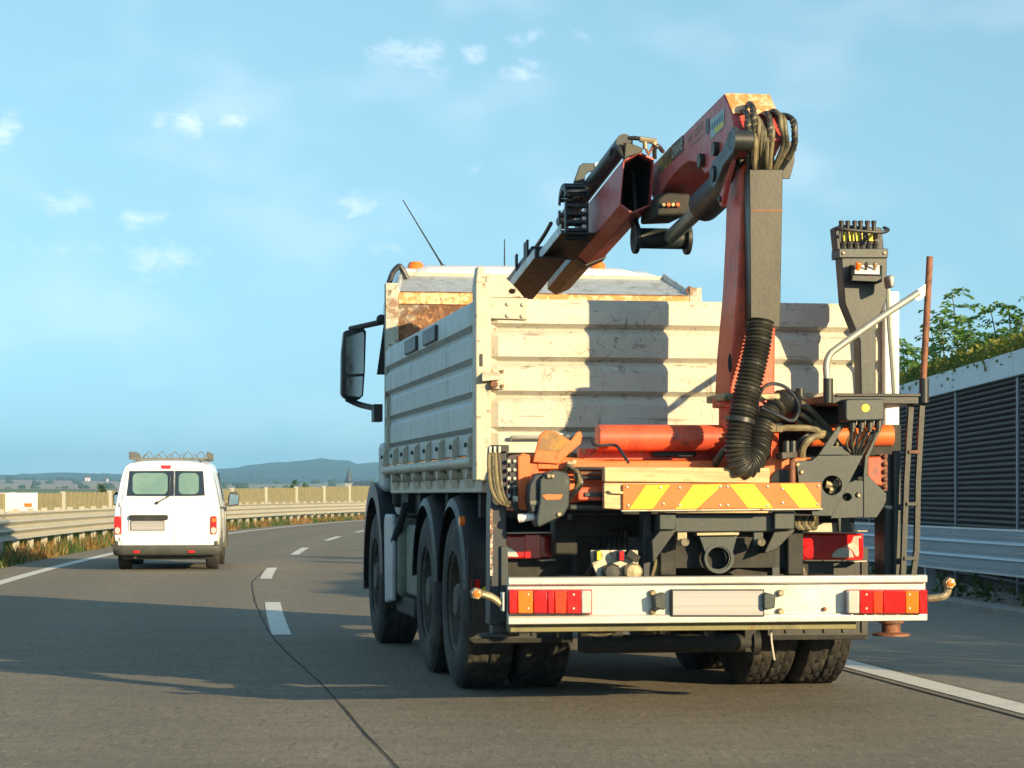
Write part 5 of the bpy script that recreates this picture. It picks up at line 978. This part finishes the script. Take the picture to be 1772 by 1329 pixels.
m_ = MB(); Bm = A.lerp(Cc, .50); m_.tube([A, A.lerp(Cc, .03), Bm, A.lerp(Cc, .52)], [.06, .098, .098, .085], 24); m_.build('boom_cylinder', m_navy, TR, .004); m_ = MB(); m_.cyl(Bm, Cc, .045, 16); m_.build('cylinder_rod', m_galv, TR)
# clevis under the boom
m_ = MB(); m_.cyl((xb - .10, Cc.y, Cc.z), (xb + .24, Cc.y, Cc.z), .065, 18); cvs = m_.build('clevis_tube', m_dark, TR)
for x in (xb - .115, xb + .215):
    m_ = MB(); m_.cyl((x, Cc.y, Cc.z), (x + .03, Cc.y, Cc.z), .098, 20); m_.beam((x + .015, Cc.y, Cc.z), (x + .015, Cc.y + .12, Cc.z + .42), .03, .11, (0, 1, 0)); m_.build('clevis_cheek', m_dark, cvs, .006)
plate('boom_tray', [(1136, 374), (1190, 372), (1196, 335), (1150, 332), (1138, 345)], .55, 1.0, m_under, TR, .015)
for i in range(4): m_ = MB(); p = tp(1147 + 8 * i, 355, .55); m_.lathe([(.016, 0), (.016, .02), (.010, .03)], p, (0, -1, .0), 8); m_.build('hose_fitting', m_orange if i % 2 else m_brass, TR)
# hose bundle over the column head
for i, (u0, u1, v1, u2, r_, mt) in enumerate(((1280, 1294, 192, 1297, .016, m_wrap), (1290, 1303, 180, 1303, .017, m_wrap), (1298, 1312, 200, 1310, .013, m_olive), (1302, 1317, 206, 1317, .014, m_hose), (1308, 1322, 212, 1322, .014, m_hose), (1318, 1331, 197, 1326, .018, m_wrap), (1324, 1336, 210, 1331, .013, m_olive), (1326, 1349, 192, 1336, .014, m_hose), (1330, 1356, 197, 1339, .014, m_hose), (1335, 1372, 200, 1346, .017, m_wrap), (1296, 1306, 222, 1305, .013, m_olive), (1312, 1326, 225, 1327, .013, m_hose))):
    bow = (u1 + u2) / 2 + (4 if u1 < 1340 else 13)
    hs_ = hose('hydraulic_hose', [tp(u0, v1 + 28, -.62), tp(u0 + 2, v1 + 10, -.80), tp((u0 + u1) / 2, v1, -.95), tp(u1, v1 + 8, -1.03), tp(u1 + (3 if u1 > 1340 else 1), v1 + 28, -1.05), tp(bow if u1 > 1340 else (u1 + u2) / 2, v1 + 58, -1.02), tp(u2, 300, -.95)], r_, mt, TR, 10, 7)
    if mt is m_wrap:
        for k in range(7):
            pts = curve([tp(u1, v1 + 8, -1.03), tp(u1 + (3 if u1 > 1340 else 1), v1 + 28, -1.05), tp(bow if u1 > 1340 else (u1 + u2) / 2, v1 + 58, -1.02), tp(u2, 300, -.95)], 8); q = pts[3 * k + 1]; m_ = MB(); m_.lathe([(r_ + .003, -.005), (r_ + .003, .005)], q, pts[3 * k + 2] - q + Vector((.003, 0, .003)), 10, caps=False); m_.build('spiral_band', m_hose, hs_)

# outer boom, folded beside the main boom and running forward over the body
T0 = .75; hexp = [(1079, 276), (1106, 262), (1132, 274), (1127, 356), (1093, 370), (1072, 355)]; hx = [tp(u, v, T0) for u, v in hexp]; DIR = Vector((-.0, 1, -.125)).normalized()
hc = sum(hx, Vector()) / 6
m_ = MB(); inn = [hc + (p - hc) * .93 for p in hx]; far = 1.48
m_.loft([[p for p in inn], [p for p in hx], [p + DIR * far for p in hx], [p + DIR * far for p in inn], [p + DIR * .25 for p in inn]], caps=False)
m_.loft([inn, [p + DIR * .9 for p in inn]], caps=False); ob_ = m_.build('outer_boom', m_boomred, TR, .004)
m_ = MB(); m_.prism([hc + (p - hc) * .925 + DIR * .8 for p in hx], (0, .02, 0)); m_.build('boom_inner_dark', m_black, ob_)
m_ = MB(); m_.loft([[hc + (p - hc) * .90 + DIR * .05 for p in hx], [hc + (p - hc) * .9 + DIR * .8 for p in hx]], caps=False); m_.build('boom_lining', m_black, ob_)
m_ = MB(); m_.loft([[hc + (p - hc) * .82 + DIR * 1.3 for p in hx], [hc + (p - hc) * .82 + DIR * 2.55 for p in hx]]); m_.build('boom_extension', m_cover, ob_, .006)
m_ = MB(); m_.loft([[hc + (p - hc) * s_ + DIR * t for p in hx] for s_, t in ((1.06, 1.38), (1.06, 1.5))]); m_.build('boom_collar', m_dark, ob_)
def B2(x, t, z): return hc + DIR * t + Vector((x, 0, z))
m_ = MB(); m_.cyl(B2(-.075, .0, .245), B2(-.075, 2.0, .235), .052, 18); ec = m_.build('extension_cylinder', m_navy, TR)
m_ = MB(); m_.tube(curve([tp(1082, 275, .72), tp(1072, 258, .74), tp(1076, 245, .78), tp(1095, 239, .75), tp(1128, 243, .72)], 6), .014, 8); m_.build('end_hose', m_wrap, ec)
m_ = MB(); m_.tube(curve([tp(1070, 262, .76), tp(1060, 258, .80), tp(1057, 270, .82), tp(1064, 272, .8), tp(1078, 246, .78)], 6), .011, 8); m_.build('end_hose', m_wrap, ec)
plate('end_plate', [(1083, 246), (1090, 247), (1112, 256), (1112, 262), (1104, 266), (1084, 272), (1080, 280)], .70, .72, m_cover, ec, .004)
m_ = MB(); m_.cyl(tp(1107, 241, .70), tp(1136, 245, .70), .018, 8); m_.cyl(tp(1116, 243, .70), tp(1116, 258, .70), .014, 8); m_.cyl(tp(1133, 245, .70), tp(1130, 250, .70), .022, 8); m_.build('pipe_fitting', m_brass, ec)
for px in ([(1081, 274), (1082, 260), (1080, 247)], [(1122, 266), (1118, 258), (1116, 250)], [(1122, 268), (1128, 257), (1133, 248)]): hose('steel_pipe', [tp(u, v, .72) for u, v in px], .008, m_rusttube, ec)
hose('end_hose', [tp(1133, 275, .8), tp(1133, 258, .78), tp(1139, 253, .78), tp(1147, 262, .85)], .014, m_wrap, ec)
# trays and carrier on its left side
for x0_, x1_, t0, t1, z_ in ((-.345, -.115, .66, 1.40, -.165), (-.42, -.20, 1.2, 2.62, -.20)):
    m_ = MB(); m_.hexa([B2(x0_, t0, z_), B2(x1_, t0, z_), B2(x1_, t1, z_), B2(x0_, t1, z_), B2(x0_, t0, z_ + .012), B2(x1_, t0, z_ + .012), B2(x1_, t1, z_ + .012), B2(x0_, t1, z_ + .012)]); ty = m_.build('chain_tray', m_dark, TR, .002)
    m_ = MB(); m_.hexa([B2(x0_ - .008, t0 - .02, z_ - .005), B2(x0_, t0 - .02, z_ - .005), B2(x0_, t1, z_ - .005), B2(x0_ - .008, t1, z_ - .005), B2(x0_ - .008, t0 - .02, z_ + .055), B2(x0_, t0 - .02, z_ + .055), B2(x0_, t1, z_ + .055), B2(x0_ - .008, t1, z_ + .055)]); m_.build('tray_lip', m_visor, ty, .001)
m_ = MB(); m_.hexa([B2(-.38, 1.55, -.13), B2(-.20, 1.55, -.13), B2(-.20, 2.6, -.13), B2(-.38, 2.6, -.13), B2(-.38, 1.55, -.04), B2(-.20, 1.55, -.04), B2(-.20, 2.6, -.04), B2(-.38, 2.6, -.04)]); m_.build('hose_duct', m_dark, TR, .004)
for k, t in enumerate((1.62, 1.7, 2.05)): m_ = MB(); m_.hexa([B2(-.40, t, -.16), B2(-.385, t, -.16), B2(-.385, t + .05, -.16), B2(-.40, t + .05, -.16), B2(-.40, t, .02), B2(-.385, t, .02), B2(-.385, t + .05, .02), B2(-.40, t + .05, .02)]); m_.build('carrier_stay', m_navy, TR, .002)
for k in range(2): hose('duct_hose', [B2(-.3 - .05 * k, 2.55, -.06), B2(-.34 - .05 * k, 2.75, -.02), B2(-.40 - .04 * k, 2.85, -.12), B2(-.40, 2.75, -.3)], .014, m_wrap)
hose('duct_hose', [B2(-.31, 1.2, .03), B2(-.30, 1.6, .02), B2(-.30, 2.5, .0)], .014, m_wrap)
plate('carrier_bracket', [(1003, 287), (1009, 282), (1044, 283), (1036, 296), (1020, 297), (1013, 303), (1011, 322), (984, 382), (978, 376), (980, 352)], 1.75, 1.775, m_plate, TR, .004)
boltat('bracket_eye', tp(1033, 286, 1.75), .018, .012, m_vanwhite, TR)
# energy chain: a bend of open links
ch_ = empty('energy_chain') if False else None
lk = None; loop = []
for k in range(16):
    if k < 5: loop.append((.70 + .0, -.16 + .052 * k, math.pi / 2))
    elif k < 12: a = math.pi * (k - 4) / 8; loop.append((.70 + .11 - .11 * math.cos(a), .10 + .09 * math.sin(a), math.pi / 2 - a))
    else: loop.append((.92 + .0, .04 - .055 * (k - 12), -math.pi / 2))
for k, (t, z, a) in enumerate(loop):
    m_ = MB(); c0 = B2(-.225, t + .06, z - .01); dv = (DIR * math.cos(a) + Vector((0, 0, math.sin(a)))); nv = (DIR * -math.sin(a) + Vector((0, 0, math.cos(a))))
    for s_ in (-1, 1): m_.beam(c0 + Vector((s_ * .07, 0, 0)) - dv * .03, c0 + Vector((s_ * .07, 0, 0)) + dv * .03, .012, .04, nv)
    for s_ in (-1, 1): m_.beam(c0 + Vector((-.07, 0, 0)) + nv * .02 * s_, c0 + Vector((.07, 0, 0)) + nv * .02 * s_, .02, .010, nv)
    for x in (-.03, .03): m_.beam(c0 + Vector((x, 0, 0)) - nv * .02, c0 + Vector((x, 0, 0)) + nv * .02, .006, .015, dv)
    m_.build('chain_link', m_navy, TR, .002)

# ================================================================== white van ahead
KV = 108.4; VN = empty('delivery_van', ((288 - U0) / KV, 36.9, 0), R(5.2)); tag(VN, 'white delivery van with twin rear doors and wire roof rack', 'van')
def lean(z): return max(0, z - .95) * .10
def vp(u, v, d=0.):       # photo pixel -> van coordinates on its rear face, d metres proud of it
    z = (987 - v) / KV; return Vector(((u - 288) / KV, lean(z) - d, z))
def vplate(name, px, d0, d1, mat, parent=VN, bevel=.004, holes=()):
    m_ = MB(); f0 = [vp(u, v, d1) for u, v in px]; m_.prism(f0, (0, d1 - d0, 0), [[vp(u, v, d1) for u, v in h] for h in holes]); return m_.build(name, mat, parent, bevel)
sec = [(.36, .74), (.40, .80), (.55, .825), (.80, .832), (1.0, .815), (1.2, .775), (1.4, .735), (1.55, .70), (1.65, .66), (1.705, .58), (1.735, .40), (1.745, .15)]
def ring(y, kx, hood):
    pts = []
    for z, x in sec:
        zz = z if z < 1.0 else 1.0 + (z - 1.0) * hood; pts.append((x * kx, y + (lean(z) if y < .2 else 0), zz))
    return pts + [(-x, y_, z) for x, y_, z in reversed(pts)]
m_ = MB(); m_.loft([ring(y, kx, h_) for y, kx, h_ in ((0, .985, 1), (.025, 1.0, 1), (.3, 1.02, 1.02), (1.2, 1.03, 1.07), (2.4, 1.03, 1.08), (2.9, 1.02, .98), (3.4, 1.0, .55), (3.8, .97, .12), (4.2, .93, -.05), (4.36, .85, -.12))])
body = m_.build('body', m_vanwhite, VN, smooth=45)
def rr_(u0, v0, u1, v1, r, n=5):
    o = []
    for cx, cy, a0 in ((u1 - r, v0 + r, -90), (u1 - r, v1 - r, 0), (u0 + r, v1 - r, 90), (u0 + r, v0 + r, 180)): o += [(cx + r * math.cos(R(a0 + 90 * i / n)), cy + r * math.sin(R(a0 + 90 * i / n))) for i in range(n + 1)]
    return o
dl = vplate('rear_door', [(222, 806), (301, 803.5), (301, 947), (211, 947), (211, 880), (215, 840)], .001, .018, m_vanwhite, VN, .006); dr = vplate('rear_door', [(302.6, 803.5), (352, 806), (358, 840), (362, 880), (362, 947), (302.6, 947)], .001, .018, m_vanwhite, VN, .006)
wl_ = vplate('rear_window', [(224, 815), (301, 814.5), (301, 858), (220, 858)], .0185, .021, m_glassdark, dl, .001); wr_ = vplate('rear_window', [(303, 814.5), (351, 815), (354, 857.5), (303, 858)], .0185, .021, m_glassdark, dr, .001)
vplate('window_pane', rr_(230, 818.5, 290, 855, 8), .0215, .0225, m_frost, wl_, 0); vplate('window_pane', rr_(309, 818.5, 343.5, 855, 8), .0215, .0225, m_frost, wr_, 0)
m_ = MB(); m_.tube([vp(272, 870, .03), vp(292, 859, .05), vp(295, 824, .045)], .010, 6); m_.ball(vp(272, 870, .02), .025); m_.build('wiper', m_black, dl)
vplate('handle_strip', rr_(224, 891, 291, 900, 3), .019, .045, m_black, dl, .004); vplate('number_plate', rr_(227.5, 902, 283.5, 917, 2), .019, .030, m_numplate, dl, .003); vplate('plate_frame', rr_(226, 900.8, 285, 918.2, 2), .0188, .027, m_vanblack, dl, .002); vplate('plate_recess', rr_(224, 899, 290, 922, 2), .0182, .0192, m_vanwhite, dl, 0)
vplate('brake_lamp', [(278, 805), (296, 805), (295, 811), (280, 811)], .019, .032, m_lensr, dl, .004)
for s_, u0, u1 in ((-1, 198.5, 210), (1, 363.5, 374.5)):
    lm = vplate('tail_lamp', rr_(u0, 893, u1, 925, 4), -.02, .022, m_lensr, VN, .01); vplate('lower_lens', circ((u0 + u1) / 2, 918, 4.6, 14, 6), .0225, .028, m_lensc, lm, .002); vplate('upper_lens', circ((u0 + u1) / 2 + .5, 900, 4, 14, 4), .0225, .028, m_lenso if s_ > 0 else m_lensr, lm, .002)
for u in (210, 361.5):
    for v in (873, 932): vplate('door_hinge', rect(u - 1.6, v - 3.5, u + 1.6, v + 3.5), .012, .03, m_vanwhite, VN, .003)
m_ = MB(); bpr = [(-.83, .25), (-.86, .12), (-.84, -.035), (-.70, -.075), (0, -.085), (.70, -.075), (.84, -.035), (.86, .12), (.83, .25)]
m_.loft([[(x * k, y + dy, z) for x, y in bpr] + [(x * .9, .26, z) for x, y in reversed(bpr)] for z, k, dy in ((.235, .96, .06), (.27, .99, .01), (.36, 1.0, 0), (.385, 1.0, 0), (.405, .99, .03))]); bmp = m_.build('bumper', m_vanblack, VN, smooth=50)
for u in (200.5, 370.5): vplate('bumper_corner', rect(u, 936, u + 5.5, 948), -.1, .02, m_vanblack, bmp, .01)
for u in (232, 326): vplate('reflector', rect(u, 952.5, u + 11, 956.5), .083, .090, m_lensr, bmp, .002)
m_ = MB(); m_.box(-.72, .72, .1, 3.9, .17, .40); m_.build('underbody', m_black, VN, .03)
m_ = MB(); m_.cyl((-.5, .05, .22), (-.5, .4, .22), .03, 10); m_.build('exhaust_pipe', m_rim, VN)
vt = MB(); rw = .30; vt.lathe([(.19, .0), (.22, -.006), (.27, -.006), (.293, .008), (.30, .03), (.30, .165), (.293, .187), (.27, .20), (.20, .195)], (0, 0, 0), (1, 0, 0), 36, caps=False); vt_me = vt.mesh('tyre', 40); vt_me.materials.append(m_tread)
vr = MB(); vr.lathe([(.195, .005), (.185, .03), (.12, .02), (.001, .03)], (0, 0, 0), (1, 0, 0), 28, caps=False); vr_me = vr.mesh('wheel', 40); vr_me.materials.append(m_rim)
for x, y, s_ in ((-.80, .78, -1), (.80, .78, 1), (-.80, 3.5, -1), (.80, 3.5, 1)):
    o = bpy.data.objects.new('wheel', vr_me); sc.collection.objects.link(o); o.parent = VN; o.location = (x, y, .297); o.rotation_euler = (0, 0, 0 if s_ < 0 else math.pi); t_ = bpy.data.objects.new('tyre', vt_me); sc.collection.objects.link(t_); t_.parent = o
    m_ = MB(); m_.loft([[(s_ * .855, y + .37 * math.cos(a), .297 + .37 * math.sin(a)), (s_ * .66, y + .37 * math.cos(a), .297 + .37 * math.sin(a)), (s_ * .66, y + .34 * math.cos(a), .297 + .34 * math.sin(a)), (s_ * .855, y + .34 * math.cos(a), .297 + .34 * math.sin(a))] for a in [math.pi * i / 12 for i in range(13)]]); m_.build('wheel_arch', m_vanblack, VN)
for s_ in (-1, 1):
    m_ = MB(); m_.loft([[(s_ * (.98 + dx), 2.95 + dy, z) for dx, z in ((-.09, 1.00), (.09, 1.03), (.10, 1.2), (.06, 1.26), (-.06, 1.26), (-.10, 1.15))] for dy in (0, .1)]); mrv = m_.build('wing_mirror', m_vanblack, VN, .02)
    m_ = MB(); m_.prism([(s_ * .90, 2.945, 1.03), (s_ * 1.06, 2.945, 1.05), (s_ * 1.06, 2.945, 1.2), (s_ * .92, 2.945, 1.22)], (0, .004, 0)); m_.build('mirror_glass', m_mirror, mrv); m_ = MB(); m_.beam((s_ * .80, 3.0, 1.03), (s_ * .93, 3.0, 1.05), .08, .05); m_.build('mirror_stem', m_vanblack, mrv)
    m_ = MB(); m_.prism([(s_ * .80, 2.2, 1.10), (s_ * .79, 3.0, 1.10), (s_ * .72, 2.75, 1.55), (s_ * .73, 2.25, 1.58)], (s_ * .03, 0, 0)); m_.build('side_window', m_glassdark, VN)
    m_ = MB(); m_.box(*sorted((s_ * .845, s_ * .875)), 2.0, 2.2, .93, .97); m_.build('door_handle', m_black, VN)
    m_ = MB(); m_.beam((s_ * .848, .5, 1.0), (s_ * .858, 3.2, .98), .01, .03); m_.build('slide_rail', m_vanblack, VN)
for s_ in (-1, 1):      # door shut lines along the body side
    for y in (.62, 1.95, 3.02):
        m_ = MB(); m_.tube([(s_ * x * 1.032, y, z) for z, x in sec[2:8]], .006, 4); m_.build('shut_line', m_vanblack, VN)
# roof rack: tray frame, cross bars, wavy wire sides
zr = 1.79; rk = MB(); x0r, x1r = -.60, .64; y0r, y1r = .22, 2.6
for a, b_ in (((x0r, y0r), (x1r, y0r)), ((x1r, y0r), (x1r, y1r)), ((x1r, y1r), (x0r, y1r)), ((x0r, y1r), (x0r, y0r))): rk.beam((a[0], a[1], zr), (b_[0], b_[1], zr), .018, .022)
m_rack = M('weathered_rack', (.17, .18, .17), .6, .3, [(RUST, 20, .70, .06, .5)], .2); rk = rk.build('rack_frame', m_rack, VN)
for y in (.7, 1.2, 1.7, 2.2): m_ = MB(); m_.beam((x0r, y, zr), (x1r, y, zr), .04, .03); m_.build('cross_bar', m_rack, rk)
def wavy(a, b_, n, ph=0.):
    return [Vector(a).lerp(Vector(b_), i / (n * 8)) + Vector((0, 0, .055 * (1 + math.sin(2 * math.pi * i / 8 + ph)))) for i in range(n * 8 + 1)]
for a, b_, n in (((x0r, y0r, zr), (x1r, y0r, zr), 6), ((x0r, y1r, zr), (x1r, y1r, zr), 6), ((x0r, y0r, zr), (x0r, y1r, zr), 12), ((x1r, y0r, zr), (x1r, y1r, zr), 12)):
    m_ = MB(); m_.tube(wavy(a, b_, n, -1.57), .007, 5); m_.build('wavy_wire', m_rack, rk)
for x in (x0r, x1r):
    for y in (y0r, y1r): m_ = MB(); m_.tube([(x, y, zr), (x, y, zr + .10)], .010, 6); m_.tube([(x, y, zr + .10), (x, y + (.25 if y < 1 else -.25), zr + .10)], .008, 6); m_.build('corner_upright', m_rack, rk)
for x in (-.5, .52):
    for y in (.45, 2.3): m_ = MB(); m_.beam((x, y, 1.70), (x, y, zr), .03, .05, (0, 1, 0)); m_.build('rack_foot', m_rack, rk)
